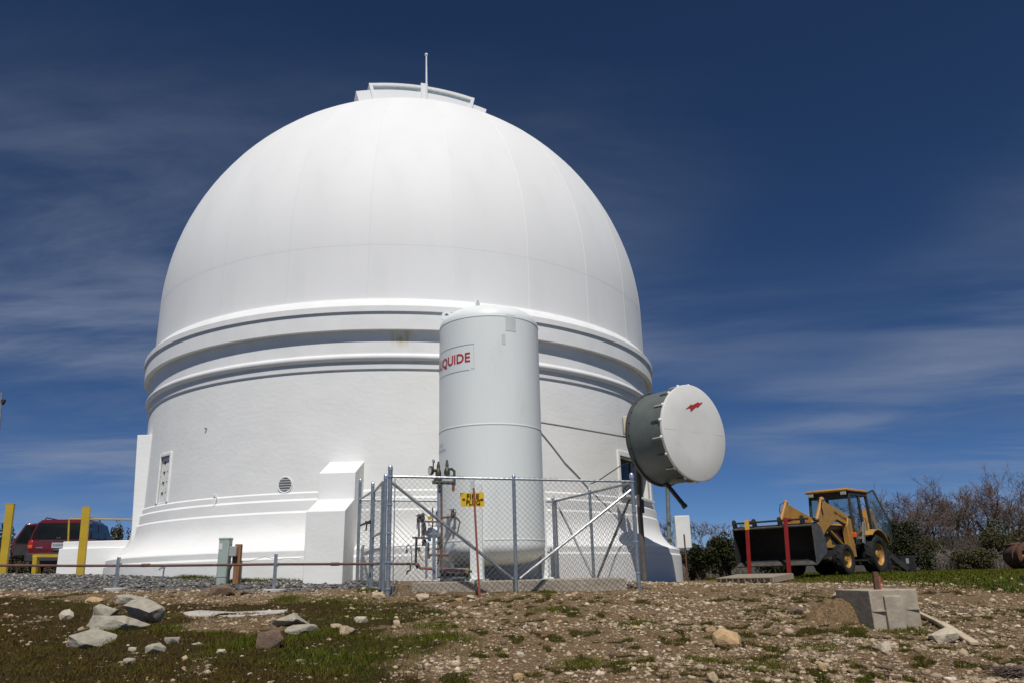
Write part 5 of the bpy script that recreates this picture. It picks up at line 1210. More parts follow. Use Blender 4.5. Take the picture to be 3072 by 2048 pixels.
mb = MB(); mb.bb((at(2653, 1800, yb0).x, yb0 - .02, gB - .2), (at(2706, 1800, yb0).x, yb0 + .06, at(2680, 1785, yb0).z)); part('formwork_patch', mb, 'concrete', blk, 20, bev=.01)
mb = MB(); mb.bb((xL0 + .01, yb0 - .005, at(2640, 1829, yb0).z), (at(2652, 1800, yb0).x, yb0 + .02, at(2640, 1833, yb0).z)); part('pour_line', mb, 'concrete', blk, 20); mb = MB(); mb.bb((at(2708, 1800, yb0).x, yb0 + .07, at(2730, 1824, yb0).z), (xR0 - .01, yb0 + .12, at(2730, 1828, yb0).z)); part('pour_line', mb, 'concrete', blk, 20)
mb = MB(); s0 = Vector((at(2630, 1764, yb0 + .25).x, yb0 + .25, zT)); s1 = at(2624, 1713, yb0 + .25); mb.beam(s0 - Vector((0, 0, .05)), s1, .055, .05, (0, 1, 0)); stk = part('iron_stake', mb, 'rust_dark', blk, 20)
mb = MB(); mb.beam(s0 - Vector((-.035, -.01, .03)), s1 + Vector((.045, .02, -.05)), .03, .05, (0, 1, 0)); part('stake_flange', mb, 'rust_red', stk, 20)
l0, l1 = hit(2762, 1852), hit(2925, 1938)
mb = MB(); lm = l0.lerp(l1, .45); up_ = Vector((0, 0, .05))
mb.beam(l0 + up_, lm + up_ * 1.2, .055, .045); mb2 = MB(); mb2.beam(lm + up_ * 1.3, l1 + up_ * .6, .09, .05)
lg_ = thing('split_log', 'pale split wooden log lying beside the concrete block', 'log', lm); part('log_end', mb, 'wood_pale', lg_, 20, bev=.01); part('log_body', mb2, 'wood_pale', lg_, 20, bev=.015)

# ------------------------------------------------------------------ rusty machine at the right edge
my = 25.5; m0 = at(3034, 1712, my) + Vector((.75, 0, 0)); gm_ = gz(m0.x, my)
mc = thing('rusty_machine', 'rusty yellow steel machine with a dark deck on the lawn', 'machine', (m0.x + .8, my + .5, gm_))
mb = MB(); mb.bb((at(3012, 1640, my).x + .75, my - .1, at(3040, 1642, my).z), (m0.x + 3.0, my + 1.2, at(3040, 1629, my).z)); part('deck', mb, 'rust_pipe', mc, 20, bev=.01)
zc_ = at(3040, 1685, my).z; mb = MB(); x0_ = at(3018, 1685, my).x + .45
part('drum', MB().lathe([(.0, .0), (.30, .0), (.42, .04), (.44, .1), (.44, .22), (.40, .24), (.40, .5), (.44, .52), (.44, 1.4), (0, 1.4)], (x0_ + .42, my - .05, gm_ + .44), 30, (.25, 1, 0)), 'rust_dark', mc, 30)
for k in range(8):
    a = k * math.pi / 4; c = Vector((x0_ + .42, my - .08, gm_ + .44)); part('drum_rib', MB().beam(c + Vector((math.sin(a) * .12, 0, math.cos(a) * .12)), c + Vector((math.sin(a) * .38, 0, math.cos(a) * .38)), .05, .05, (0, 1, 0)), 'rust_dark' if k % 3 else 'hoe_yellow', mc, 20)
mb = MB(); mb.bb((x0_ + .3, my - .05, gm_ + .86), (m0.x + 2.6, my + .3, at(3040, 1645, my).z)); part('frame_rail', mb, 'rust_dark', mc, 20)
mb = MB(); mb.bb((x0_ + 1.0, my + .0, gm_ + .0), (x0_ + 1.15, my + .2, gm_ + .9)); part('frame_leg', mb, 'hoe_yellow', mc, 20)

# ------------------------------------------------------------------ lamp mast at the left edge
ly0 = 26.0; lb = at(-3, 1500, ly0); lgd = gz(lb.x - .3, ly0)
lm_ = thing('lamp_mast', 'slim grey mast with a small lamp rising behind the yellow bollard', 'mast', (lb.x, ly0, lgd))
part('mast', MB().path([Vector((lb.x, ly0, lgd - .2)), at(0, 1250, ly0), at(3, 1200, ly0), at(4, 1176, ly0)], .04, 8), 'galv', lm_)
c = at(10, 1205, ly0); part('lamp_head', MB().lathe([(.03, -.09), (.05, -.05), (.075, .06), (.07, .09), (0, .1)], c, 14), 'hoe_black', lm_); part('lamp_arm', MB().tube(at(2, 1200, ly0), c, .015, None, 6), 'galv', lm_)

# ------------------------------------------------------------------ red SUV (local: x forward from the rear bumper, y left, z up)
cp_ = at(160, 1721, 24.6); cg = gz(cp_.x, cp_.y)
hd_ = math.radians(90 + 13)
car = thing('red_suv', 'dark red sport utility car parked behind the low white wall with a door open', 'car', (cp_.x, cp_.y, cg), rot=(0, 0, hd_))
def rring(x_, w, z0, z1, r0, r1, n=4):
    pts = []
    for cy_, cz_, r_, a0 in ((w - r1, z1 - r1, r1, 0), (-w + r1, z1 - r1, r1, 90), (-w + r0, z0 + r0, r0, 180), (w - r0, z0 + r0, r0, 270)):
        for k in range(n + 1): a = math.radians(a0 + 90 * k / n); pts.append(Vector((x_, cy_ + r_ * math.cos(a), cz_ + r_ * math.sin(a))))
    return pts
body = [rring(.06, .80, .52, 1.02, .06, .10), rring(.12, .87, .44, 1.07, .08, .10), rring(.6, .885, .38, 1.09, .08, .09), rring(2.9, .885, .36, 1.07, .08, .09), rring(3.4, .87, .38, 1.06, .08, .12), rring(4.2, .84, .42, .98, .08, .16), rring(4.42, .74, .5, .86, .08, .14)]
bdy = part('body', MB().loft(body), 'car_red', car, 40)
gh_ = [rring(.10, .83, .98, 1.09, .02, .03), rring(.14, .80, 1.0, 1.28, .02, .05), rring(.27, .745, 1.0, 1.60, .02, .09), rring(.42, .71, 1.0, 1.685, .02, .09), rring(1.4, .70, 1.0, 1.71, .02, .09), rring(2.1, .70, 1.0, 1.70, .02, .09), rring(2.35, .71, 1.0, 1.66, .02, .09), rring(2.75, .76, 1.0, 1.36, .02, .09), rring(3.1, .80, 1.0, 1.08, .02, .04)]
grn = part('greenhouse', MB().loft(gh_), 'car_red', car, 40)
def pq(name, q_, m, parent, t=.0):
    mb = MB(); mb.add([Vector(p_) for p_ in q_], [tuple(range(len(q_)))]); return part(name, mb, m, parent, 0)
rw = pq('rear_window', [(.075, -.77, 1.09), (.075, .77, 1.09), (.09, .735, 1.27), (.205, .66, 1.575), (.205, -.66, 1.575), (.09, -.735, 1.27)], 'dark_glass', grn)
part('wiper', MB().tube((.10, .0, 1.12), (.13, -.42, 1.17), .012, None, 6), 'car_dark', rw); mb = MB(); mb.box((.10, .02, 1.10), (.05, .14, .06)); part('wiper_motor', mb, 'car_dark', rw, 20)
for s_ in (-1, 1):
    def sy_(z): return s_ * (.838 - (z - 1.08) * .165)
    for x0, x1, x0t, x1t in ((.42, 1.18, .55, 1.2), (1.26, 2.02, 1.28, 1.98), (2.08, 2.86, 2.06, 2.36)):
        pq('side_window', [(x0, sy_(1.10) , 1.10), (x1, sy_(1.10), 1.10), (x1t, sy_(1.6) , 1.6), (x0t, sy_(1.6), 1.6)], 'dark_glass', grn)
    part('roof_rack', MB().path([(.5, s_ * .6, 1.70), (.56, s_ * .6, 1.755), (1.9, s_ * .6, 1.765), (2.0, s_ * .6, 1.72)], .018, 6), 'car_dark', grn)
    mb = MB(); mb.bb((.045, s_ * .845, .76), (.26, s_ * .70, 1.03)); tl = part('tail_lamp', mb, 'tail_red', bdy, 20, bev=.02)
    mb = MB(); mb.bb((.040, s_ * .835, .82), (.1, s_ * .72, .90)); part('turn_lens', mb, 'amber', tl, 20)
    mb = MB(); mb.bb((2.35, s_ * .90, 1.08), (2.45, s_ * 1.04, 1.24)); part('mirror', mb, 'car_dark', bdy, 20, bev=.03)
    mb = MB(); mb.bb((.7, s_ * .885, .58), (3.6, s_ * .90, .66)); part('side_moulding', mb, 'car_trim', bdy, 20)
mb = MB(); mb.loft([rring(-.06, .80, .42, .62, .05, .05), rring(.02, .88, .40, .66, .05, .05), rring(.35, .90, .40, .64, .05, .05)]); part('bumper', mb, 'car_trim', bdy, 40)
mb = MB(); mb.bb((.02, -.70, .26), (.5, .70, .46)); part('under_valance', mb, 'car_dark', bdy, 20)
mb = MB(); mb.bb((.052, -.55, .985), (.066, .55, 1.03)); part('tailgate_strip', mb, 'car_trim', bdy, 20)
mb = MB(); mb.bb((.046, -.18, .80), (.058, .18, .96)); npl = part('number_plate', mb, 'plate_white', bdy, 20)
for k in range(7): mb = MB(); mb.bb((.042, -.14 + k * .042, .855), (.0465, -.115 + k * .042, .915)); part('plate_character', mb, 'plate_ink', npl, 20)
mb = MB(); mb.bb((.044, .42, .80), (.058, .60, .83)); part('badge', mb, 'galv', bdy, 20)
mb = MB(); mb.sphere((.04, 0, .73), .05, 10, 6, (.4, 3, 1)); part('tow_hook', mb, 'car_dark', bdy)
for x_ in (.85, 3.55):
    for s_ in (-1, 1):
        wh = part('wheel', MB().tube((x_, s_ * .66, .36), (x_, s_ * .80, .36), .1, None, 12), 'car_dark', car)
        part('tyre', tyre(MB(), (x_, s_ * .76, .36), .36, .2, .23), 'black_rubber', wh); part('rim', MB().lathe([(.2, .09), (.18, .07), (.1, .05), (.05, .08), (0, .08)], (x_, s_ * .76, .36), 20, (0, s_, 0)), 'galv', wh)
mb = MB(); dq = [(1.32, .92, .62), (1.12, 1.60, .60), (1.10, 1.66, 1.02), (1.17, 1.36, 1.62), (1.32, .95, 1.64)]
mb.add([Vector(p_) for p_ in dq] + [Vector(p_) + Vector((.09, .03, 0)) for p_ in dq], [(0, 1, 2, 3, 4), (9, 8, 7, 6, 5)] + [(i, (i + 1) % 5, 5 + (i + 1) % 5, 5 + i) for i in range(5)]); od_ = part('open_door', mb, 'car_red', car, 20, bev=.02)
pq('door_window', [(1.28, 1.0, 1.02), (1.095, 1.58, 1.02), (1.145, 1.34, 1.56), (1.28, 1.02, 1.57)], 'dark_glass', od_); pq('door_trim', [(1.29, .98, .66), (1.10, 1.55, .64), (1.09, 1.6, .96), (1.285, .99, .96)], 'car_dark', od_)

# ------------------------------------------------------------------ rocks
def hull_mesh(name, m, seed, box=.0, n=22, sub=True, rough=0):
    rnd = random.Random(seed); bm = bmesh.new()
    for i in range(n):
        v = Vector((rnd.gauss(0, 1), rnd.gauss(0, 1), rnd.gauss(0, 1))).normalized()
        mx = max(abs(v.x), abs(v.y), abs(v.z)); v = v.lerp(v / mx, box) * (1 - rnd.random() * .14)
        bm.verts.new((v.x * .5, v.y * .5, v.z * .5))
    r = bmesh.ops.convex_hull(bm, input=bm.verts)
    bmesh.ops.delete(bm, geom=[e for e in r['geom_interior'] if isinstance(e, bmesh.types.BMVert)], context='VERTS')
    if sub:
        bmesh.ops.bevel(bm, geom=bm.edges[:], offset=.008, segments=1, affect='EDGES')
    if rough:
        bmesh.ops.triangulate(bm, faces=bm.faces[:])
        for _ in range(rough): bmesh.ops.subdivide_edges(bm, edges=[e for e in bm.edges if e.calc_length() > .07], cuts=1, use_grid_fill=True)
        bmesh.ops.triangulate(bm, faces=bm.faces[:])
        for v in bm.verts:
            q = v.co; nn = float(fbm(np.array(q.x * 5 + q.z * 3.1), np.array(q.y * 5 - q.z * 2.3), seed, 3)) - .5; n2_ = float(vnoise(np.array(q.x * 17 + q.z * 7), np.array(q.y * 17 - q.z * 9), seed + 5)) - .5
            v.co = q * (1 + nn * .16 + n2_ * .05)
    me_ = bpy.data.meshes.new(name); bm.to_mesh(me_); bm.free(); me_.materials.append(MAT[m])
    if rough:
        me_.polygons.foreach_set('use_smooth', [True] * len(me_.polygons)); me_.set_sharp_from_angle(angle=math.radians(32))
    return me_
def rock(px, base, wpx, hpx, m, seed, label, group=None, depth=.75, yaw=None, tilt=0.0, box=.45, sink=.38, name='rock', cat='rock', n=18):
    p_ = hit(px, base); w = wpx / F_PX * p_.y; h = hpx / F_PX * p_.y
    o = bpy.data.objects.new(name, hull_mesh(name, m, seed, box, n, True, 3)); col.objects.link(o)
    dpt = w * depth; H = h * (1 + sink) 
    o.scale = (w, dpt, H); yv = yaw if yaw is not None else random.Random(seed).uniform(-.4, .4)
    o.location = (p_.x, p_.y + dpt * .4, gz(p_.x, p_.y + dpt * .3) + H * .5 - h * sink); o.rotation_euler = (tilt, tilt * .5, yv)
    return tag(o, label, cat, group)
rock(243, 1944, 135, 46, 'rock_grey', 3, 'flat pale grey slab tilted towards the slope at the foot of the slab pile', depth=.9, tilt=.18, box=.75, yaw=.25, n=14)
rock(325, 1893, 215, 36, 'rock_grey', 4, 'longest flat grey slab lying under the slab pile', depth=.45, box=.85, yaw=-.08, n=14)
rock(408, 1868, 135, 62, 'rock_grey', 9, 'thickest grey block of the slab pile with a dark broken end', depth=.6, box=.7, yaw=-.15, tilt=-.08, n=14)
rock(305, 1853, 72, 40, 'rock_grey', 6, 'small square grey block leaning on the slab pile', depth=.7, box=.7, n=14)
rock(384, 1812, 92, 30, 'rock_grey', 7, 'grey slab lying behind the slab pile', depth=.6, box=.7, n=14)
rock(190, 1858, 48, 30, 'rock_white', 8, 'lumpy cream stone beside the grey slab pile', box=.1)
rock(272, 1806, 56, 16, 'rock_orange', 10, 'flat rust orange stone behind the grey slab pile', depth=.6, box=.3)
rock(457, 1962, 58, 30, 'rock_grey', 11, 'speckled grey stone alone in the grass below the slab pile')
rock(508, 1930, 50, 20, 'rock_grey', 12, 'low wide grey stone between the slab pile and the bare soil')
rock(378, 1994, 42, 18, 'rock_grey', 14, 'small flat grey stone, lowest of those under the slab pile')
rock(392, 1954, 26, 13, 'rock_white', 15, 'small white stone in the grass under the slab pile')
rock(590, 1936, 40, 9, 'rock_grey', 16, 'thin grey stone flake at the edge of the bare soil')
rock(660, 1961, 30, 13, 'rock_white', 17, 'small white stone in the grass below the bare soil')
rock(860, 1880, 140, 34, 'rock_grey', 18, 'broad flat grey rock at the right end of the bare soil', depth=.6, box=.6, n=14)
rock(900, 1903, 110, 28, 'rock_grey', 19, 'long low grey rock in front of the broad flat rock', depth=.45, box=.5)
rock(795, 1944, 95, 48, 'rock_brown', 20, 'reddish brown leaning rock in the tall grass', depth=.6, box=.5, yaw=.5)
rock(1035, 1905, 60, 26, 'rock_cream', 21, 'tan stone with a pale top in the dark grass'); rock(1000, 1884, 50, 12, 'rock_cream', 22, 'flat tan stone flake in the dark grass', depth=.5)
rock(655, 1786, 84, 34, 'rock_brown', 23, 'dark brown lump of rock between the pipe stands', box=.2)
rock(735, 1785, 40, 14, 'rock_brown', 24, 'small dark rock between the pipe stands', box=.2)
rock(1267, 1803, 48, 22, 'rock_cream', 25, 'cream rounded rock below the fence corner post'); rock(1135, 1797, 44, 18, 'rock_cream', 26, 'cream flat rock beside the fence gate post', depth=.6)
rock(1410, 1799, 26, 14, 'rock_white', 27, 'white stone beside the leaning sign post')
rock(1372, 1802, 34, 10, 'rock_orange', 28, 'flat orange tan stone near the leaning sign post', depth=.5)
rock(1080, 1868, 46, 18, 'rock_white', 29, 'pair of lumpy white stones in the dark grass'); rock(1190, 1876, 28, 16, 'rock_cream', 30, 'small cream stone in the green grass')
rock(2192, 1944, 86, 44, 'rock_orange', 31, 'large flat orange tan rock on the stony slope', depth=.75, box=.92, yaw=.12, n=30, tilt=.55, sink=.2)
rock(2136, 1897, 30, 18, 'rock_orange', 32, 'rounded orange stone above the large flat orange rock')
rock(2845, 1932, 90, 44, 'rock_white', 33, 'pitted white boulder under the split log', box=.2)
rock(2665, 1957, 46, 28, 'rock_white', 34, 'white stones below the concrete block'); rock(1556, 2041, 34, 20, 'rock_orange', 35, 'yellow tan stone at the grass edge')
rock(2140, 2048, 40, 30, 'rock_cream', 36, 'cream stone below the large flat orange rock'); rock(2470, 2010, 32, 26, 'rock_orange', 37, 'upright tan stone on the stony slope')
rock(1575, 1888, 18, 14, 'rock_white', 38, 'bright white pebble at the grass edge'); rock(1560, 1970, 26, 16, 'rock_white', 39, 'pale grey white stone at the grass edge')
rock(2535, 1800, 60, 26, 'rock_cream', 41, 'tan stone on the soil mound by the concrete block'); 
rock(2395, 1840, 60, 22, 'rock_brown', 42, 'dark clod of earth on the stony slope', box=.1)
# dark dry weed bundle
wb = hit(3030, 2030); wbt = thing('dry_weed_bundle', 'bundle of dry dark brown weeds lying on the stony slope', 'dry weeds', (wb.x, wb.y, gz(wb.x, wb.y))); mb = MB(); rn = random.Random(3)
for k in range(160):
    a = rn.uniform(-.5, .5) + (math.pi if rn.random() < .5 else 0); L_ = rn.uniform(.1, .22); c = wb + Vector((rn.uniform(-.08, .12), rn.uniform(-.06, .06), rn.uniform(.0, .07)))
    d_ = Vector((math.cos(a) * L_, math.sin(a) * L_, rn.uniform(-.02, .04))); mb.path([c, c + d_ * .5 + Vector((0, 0, .02)), c + d_], [.004, .003, .001], 3)
part('stems', mb, 'twig', wbt, 0)
# individual loose stones, largest of the scatter
protos = {m: [hull_mesh('loose_stone', m, 100 + i * 7 + j, .3, 14) for i in range(4)] for j, m in enumerate(('rock_cream', 'rock_white', 'rock_orange'))}
lab3 = {'rock_cream': ('loose cream stone lying on the bare stony slope', 'loose cream stones'), 'rock_white': ('loose whitish stone lying on the bare stony slope', 'loose whitish stones'), 'rock_orange': ('loose ochre stone lying on the bare stony slope', 'loose ochre stones')}
rn = random.Random(17); cnt = 0
while cnt < 210:
    y_ = 6.9 * (13.2 / 6.9) ** rn.random(); x_ = rn.uniform(-.66, .70) * y_
    v_, l_, g_, _ = [float(k) for k in masks(x_, y_)]
    if rn.random() > (1 - v_ * .93) * (1 - l_) * (1 - g_): continue
    m = rn.choices(list(protos), (6, 5, 2))[0]; s_ = min(.038 * math.exp(rn.gauss(0, .42)), .11)
    o = bpy.data.objects.new('loose_stone', rn.choice(protos[m])); col.objects.link(o); o.scale = (s_ * rn.uniform(.9, 1.5), s_ * rn.uniform(.7, 1.2), s_ * rn.uniform(.45, .85)); o.location = (x_, y_, gz(x_, y_) + o.scale.z * .22); o.rotation_euler = (rn.uniform(-.2, .2), rn.uniform(-.2, .2), rn.uniform(0, 6.28))
    tag(o, lab3[m][0], 'stone', lab3[m][1]); cnt += 1
# poured concrete spill in the bare soil
q_ = [(545, 1838), (600, 1831), (700, 1837), (790, 1834), (865, 1829), (850, 1838), (760, 1846), (690, 1850), (610, 1849), (565, 1846)]
pts = [hit(*k) for k in q_]; mb = MB(); mb.add([p_ + Vector((0, 0, .014)) for p_ in pts] + [p_ - Vector((0, 0, .1)) for p_ in pts], [tuple(range(10)), tuple(range(19, 9, -1))] + [(i, (i + 1) % 10, 10 + (i + 1) % 10, 10 + i) for i in range(10)])
solo('concrete_spill', mb, 'concrete_pale', hit(700, 1845), 'flat pale concrete spill set in the bare soil', 'concrete', smooth=20, bev=.01)
# rust coloured dirt heap by the buttress
def mound(px, base, wpx, hpx, m, label, name, seed, cat):
    p_ = hit(px, base); w = wpx / F_PX * p_.y; h = hpx / F_PX * p_.y; V = []; n, k = 44, 30
    for i in range(n):
        for j in range(k):
            u, v = i / (n - 1) * 2 - 1, j / (k - 1) * 2 - 1; r2 = u * u + v * v; x_ = p_.x + u * w * .55; y_ = p_.y + .25 * w + v * w * .35
            V.append((x_, y_, gz(x_, y_) - .03 + h * max(0, 1 - r2) ** .7 * (.35 + 1.2 * float(fbm(x_ * 5, y_ * 5, seed, 4))) + .02 * float(vnoise(x_ * 22, y_ * 22, seed))))
    mb = MB(); mb.add(V, [(i * k + j, (i + 1) * k + j, (i + 1) * k + j + 1, i * k + j + 1) for i in range(n - 1) for j in range(k - 1)]); return solo(name, mb, m, p_, label, cat, smooth=60)
mat('dirt_rust', (.26, .15, .075), (.17, .095, .05), 8, .95, bump=.6, bscale=30, spec=.1); mat('dirt_tan', (.21, .15, .09), (.15, .10, .06), 6, .95, bump=.6, bscale=30, c3=(.36, .29, .2), s3=14, spec=.1)
mound(975, 1742, 135, 22, 'dirt_rust', 'rust brown heap of dirt at the foot of the white buttress', 'dirt_heap', 5, 'dirt heap')
mound(2545, 1868, 190, 62, gm, 'bare tan soil bank heaped against the concrete block', 'soil_bank', 8, 'soil bank'); mound(1218, 1772, 150, 18, gm, 'low soil bank under the corner of the chain link fence', 'soil_bank', 9, 'soil bank')

# ------------------------------------------------------------------ vegetation
def bare_tree(name, label, px, base, top, Y, seed, spread=.5, stems=3, group=None, twm='twig', lv=5):
    p_ = at(px, base, Y); g = gz(p_.x, Y); Ht = at(px, top, Y).z - g; rn = random.Random(seed)
    tr, tw = MB(), MB()
    def grow(p0, d, L_, r, lev):
        pts = [p0]; n = 4; dd = d.copy()
        for i in range(n):
            dd = (dd + Vector((rn.gauss(0, .16), rn.gauss(0, .16), rn.gauss(.03, .10)))).normalized(); pts.append(pts[-1] + dd * (L_ / n))
        rs = [r * (1 - .5 * i / n) for i in range(n + 1)]
        (tr if lev <= 1 else tw).path(pts, rs, 6 if lev <= 1 else (4 if lev == 2 else 3), cap=False)
        if lev >= lv: return
        kids = rn.randint(3, 4) if lev < 3 else rn.randint(2, 4)
        for k in range(kids):
            f = rn.uniform(.35, 1.0); i = min(int(f * n), n - 1); q0 = pts[i].lerp(pts[i + 1], f * n - i)
            ax_ = Vector((rn.gauss(0, 1), rn.gauss(0, 1), rn.gauss(.25, .6))).normalized(); nd = (dd * rn.uniform(.7, 1.1) + ax_ * rn.uniform(.5, .95) * (spread / .5)).normalized(); nd.z = max(nd.z, -.15)
            grow(q0, nd, L_ * rn.uniform(.5, .75), max(rs[i] * rn.uniform(.52, .74), .0075), lev + 1)
    b0 = Vector((p_.x, Y, g - .1))
    for k in range(stems):
        a = 2 * math.pi * (k + rn.random()) / stems; d = Vector((math.cos(a) * spread * .7, math.sin(a) * spread * .7, 1)).normalized()
        grow(b0 + Vector((math.cos(a) * .1, math.sin(a) * .1, 0)), d, Ht * rn.uniform(.42, .55), .022 * Ht * rn.uniform(.6, 1), 0)
    # normalise height
    zmax = max(v.z for v in tw.v + tr.v); s_ = Ht / (zmax - g)
    for m_ in (tr, tw): m_.v = [Vector((p_.x + (v.x - p_.x) * s_, Y + (v.y - Y) * s_, g + (v.z - g) * s_)) for v in m_.v]
    t = thing(name, label, 'tree', (p_.x, Y, g), group); part('trunk', tr, 'bark', t, 60); part('crown', tw, twm, t, 0); return t
T = [(2675, 1702, 1437, 37, 1, 'bare scrub oak directly behind the loader cab', 4), (2785, 1702, 1428, 38, 2, 'tall bare oak with a leading central limb beside the loader', 4), (2835, 1702, 1475, 36, 13, 'short forked bare oak at the dip in the tree line', 3), (2895, 1702, 1470, 38, 3, 'bare oak with reddish twigs beside the dip in the tree line', 4), (2965, 1700, 1440, 40, 4, 'bare spreading oak behind the grey brush', 4), (3030, 1700, 1405, 38, 5, 'large bare oak above the rusty machine', 4), (3090, 1700, 1372, 37, 6, 'tallest bare oak above the dark deck of the rusty machine', 4), (2090, 1700, 1530, 38, 7, 'small bare tree behind the white cabinet', 3), (2610, 1702, 1470, 42, 8, 'thin bare oak seen past the loader door', 3)]
for px, ba_, tp2, Y, sd, lb_, stt in T: bare_tree('bare_oak', lb_, px, ba_, tp2, Y, sd, .5, stt, 'bare oaks along the lawn edge')
def leaf_mat(name, stops): return tint_mat(name, stops, .7)
leaf_mat('leaf_dark', [(0, (.012, .016, .008)), (.5, (.030, .036, .014)), (1, (.065, .070, .026))]); leaf_mat('leaf_olive', [(0, (.03, .03, .014)), (.5, (.065, .06, .026)), (1, (.12, .105, .045))]); leaf_mat('leaf_brown', [(0, (.05, .035, .02)), (.5, (.10, .085, .035)), (1, (.16, .13, .05))])
def bush(name, label, px0, px1, base, top, Y, seed, m='leaf_dark', n=7000, leaf=.05, group=None, stems=24, dens=1.0, cat='bush'):
    a, b_ = at(px0, base, Y), at(px1, base, Y); cx_ = (a.x + b_.x) / 2; W = (b_.x - a.x) / 2; g = gz(cx_, Y); H = at((px0 + px1) / 2, top, Y).z - g
    r = np.random.default_rng(seed); rn = random.Random(seed); nl = 16
    C = np.stack([r.uniform(-.75, .75, nl) * W, r.uniform(-.5, .5, nl) * W, r.uniform(.15, .80, nl) * H], -1); S = np.stack([r.uniform(.22, .42, nl) * W, r.uniform(.22, .4, nl) * W, r.uniform(.14, .26, nl) * H], -1)
    C[:, 2] *= np.sqrt(np.clip(1 - (C[:, 0] / W) ** 2 * .6, .2, 1)); k = r.integers(0, nl, n); d = r.normal(size=(n, 3)); d /= np.linalg.norm(d, axis=1)[:, None]
    P = C[k] + d * S[k] * (r.random((n, 1)) ** .4) * 1.15; P[:, 2] = np.clip(P[:, 2], .02, H); P = P + np.array([cx_, Y, g])
    u = r.normal(size=(n, 3)); u /= np.linalg.norm(u, axis=1)[:, None]; w = np.cross(u, r.normal(size=(n, 3))); w /= np.linalg.norm(w, axis=1)[:, None]; s_ = leaf * r.uniform(.5, 1.2, (n, 1))
    V = np.stack([P - u * s_, P + w * s_ * .5, P + u * s_, P - w * s_ * .5], 1); Fi = np.arange(n * 4).reshape(n, 4)
    t = thing(name, label, cat, (cx_, Y, g), group)
    me_ = np_mesh('foliage', V.reshape(-1, 3) - np.array([cx_, Y, g]), Fi, {'tint': np.repeat(np.clip(r.normal(.5, .25, n), 0, 1), 4)}); me_.materials.append(MAT[m])
    o = bpy.data.objects.new('foliage', me_); col.objects.link(o); o.parent = t
    mb = MB()
    for i in range(stems):
        e = Vector(C[i % nl]) + Vector((rn.gauss(0, .2) * W, rn.gauss(0, .2) * W, rn.uniform(.05, .3) * H)); e.z = min(e.z, H * 1.06); b0 = Vector((rn.uniform(-.3, .3) * W, rn.uniform(-.2, .2) * W, -.05)); md = b0.lerp(e, .5) + Vector((rn.gauss(0, .08) * W, 0, .08 * H)); o3 = Vector((cx_, Y, g))
        mb.path([b0 + o3, md + o3, e + o3], [.03, .018, .005], 4, cap=False)
    part('stems', mb, 'twig' if m != 'leaf_dark' else 'bark', t, 0); return t
bush('evergreen_bush', 'dark evergreen bush behind the white cabinet', 2045, 2150, 1712, 1615, 29, 1, n=6000, leaf=.055); bush('evergreen_bush', 'taller dark evergreen bush beside the loader bucket', 2120, 2235, 1712, 1588, 30, 2, n=7000, leaf=.06); bush('evergreen_bush', 'dark low shrub behind the loader bucket', 2210, 2420, 1712, 1640, 31, 14, n=6000, leaf=.06)
bush('evergreen_bush', 'dark leafy bush against the loader rear wheel', 2650, 2790, 1702, 1548, 31.5, 3, 'leaf_dark', 11000, .055); bush('evergreen_bush', 'mid height olive bush next to the leafy bush by the rear wheel', 2760, 2850, 1702, 1600, 33, 4, 'leaf_olive', 5000, .05)
bush('olive_bush', 'tall olive brown bush rising behind the rusty machine', 2960, 3120, 1700, 1535, 33, 5, 'leaf_olive', 11000, .05, stems=40); bush('olive_bush', 'low olive shrub at the lawn edge before the grey brush', 2850, 2990, 1702, 1640, 31.5, 6, 'leaf_olive', 4500, .05, stems=40)
def brush(label, px0, px1, base, top, Y, seed, m, n=420):
    a, b_ = at(px0, base, Y), at(px1, base, Y); g = gz((a.x + b_.x) / 2, Y); H = at((px0 + px1) / 2, top, Y).z - g; rn = random.Random(seed); mb = MB()
    for k in range(n):
        b0 = Vector((rn.uniform(a.x, b_.x), Y + rn.uniform(-.8, .8), g - .05)); h_ = H * rn.uniform(.4, 1.0); dx = rn.gauss(0, .45) * h_
        mb.path([b0, b0 + Vector((dx * .3, rn.gauss(0, .1), h_ * .6)), b0 + Vector((dx, rn.gauss(0, .2), h_ * rn.uniform(.75, 1)))], [.011, .008, .003], 3, cap=False)
        for j in range(2): f = rn.uniform(.3, .9); c = b0 + Vector((dx * f * .8, 0, h_ * f * .8)); mb.path([c, c + Vector((rn.gauss(0, .3), rn.gauss(0, .2), rn.uniform(-.05, .3)))], [.006, .002], 3, cap=False)
    t = thing('dead_brush', label, 'brush', ((a.x + b_.x) / 2, Y, g)); part('twigs', mb, m, t, 0)
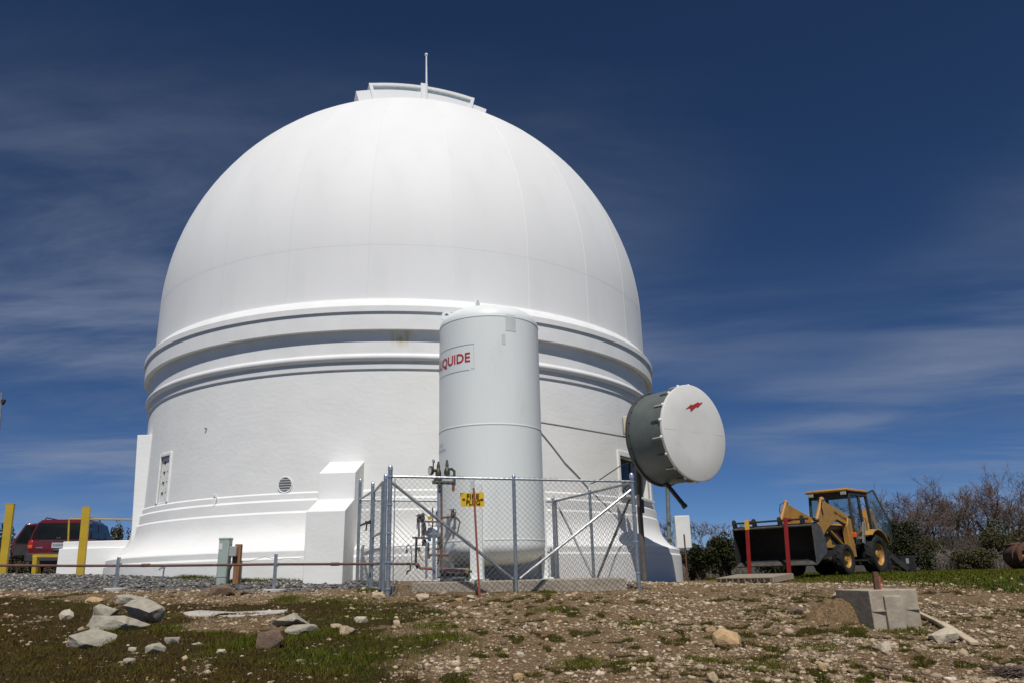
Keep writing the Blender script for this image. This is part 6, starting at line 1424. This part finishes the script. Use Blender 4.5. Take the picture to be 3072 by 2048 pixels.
brush('tangle of grey dead brush along the lawn edge', 2780, 3000, 1704, 1625, 32.5, 1, 'twig_grey', 420); brush('dark reddish brush thicket under the bare oaks', 2800, 3080, 1702, 1560, 36, 2, 'bark', 700); brush('grey dead brush beyond the white cabinet', 2040, 2240, 1710, 1600, 33, 3, 'twig_grey', 260)
bush('leafy_tree', 'small leafy oak above the low wall beside the left pier', 325, 392, 1660, 1556, 34, 8, 'leaf_olive', 2600, .06, cat='tree'); bush('leafy_tree', 'rusty leaved shrub against the left pier', 370, 420, 1680, 1585, 30, 9, 'leaf_brown', 2200, .05); bush('leafy_tree', 'dusty green bush filling the gap between bollard and car', 20, 140, 1722, 1572, 31, 10, 'leaf_dark', 8000, .055, stems=60); bush('leafy_tree', 'dark bush left of the tall yellow bollard', -90, 40, 1722, 1565, 31, 11, 'leaf_dark', 6000, .06, stems=60)
bush('leafy_tree', 'dense dark shrub between the yellow bollard and the open car door', 22, 92, 1722, 1585, 28.5, 31, 'leaf_dark', 6000, .05, stems=40)
bush('leafy_tree', 'wispy tree top showing over the roof of the red car', 105, 175, 1700, 1550, 33, 12, 'leaf_olive', 900, .05, stems=50, cat='tree'); bush('leafy_tree', 'low brush under the red car tail', 30, 330, 1722, 1670, 27.5, 13, 'leaf_olive', 3000, .05)
bare_tree('bare_oak', 'bare tree reaching in beside the lamp mast', -240, 1700, 1450, 33, 21, .6, 4, None, 'twig', 4)
# distant ridge
V = []; n = 160
for i in range(n):
    a = math.radians(-60 + 120 * i / (n - 1)); R_ = 170; x_, y_ = R_ * math.sin(a), R_ * math.cos(a); h_ = 2.0 + 6.5 * float(fbm(np.array(a * 7.0), np.array(.3), 61, 4)) * (.55 + .6 * sstep(.1, .5, np.array(a)))
    gg = float(ground0(x_, y_)); V += [(x_ * .8, y_ * .8, float(ground0(x_ * .8, y_ * .8)) - .5), (x_, y_, gg + h_), (x_ * 1.25, y_ * 1.25, gg - 8)]
mb = MB(); mb.add(V, [(3 * i + k, 3 * i + 3 + k, 3 * i + 4 + k, 3 * i + 1 + k) for i in range(n - 1) for k in range(2)])
mat('ridge', (.055, .05, .038), (.035, .034, .028), .35, .95, bump=1.0, bscale=1.2, bdist=.6); solo('hill', mb, 'ridge', (0, 150, -4), kind='structure', smooth=60)
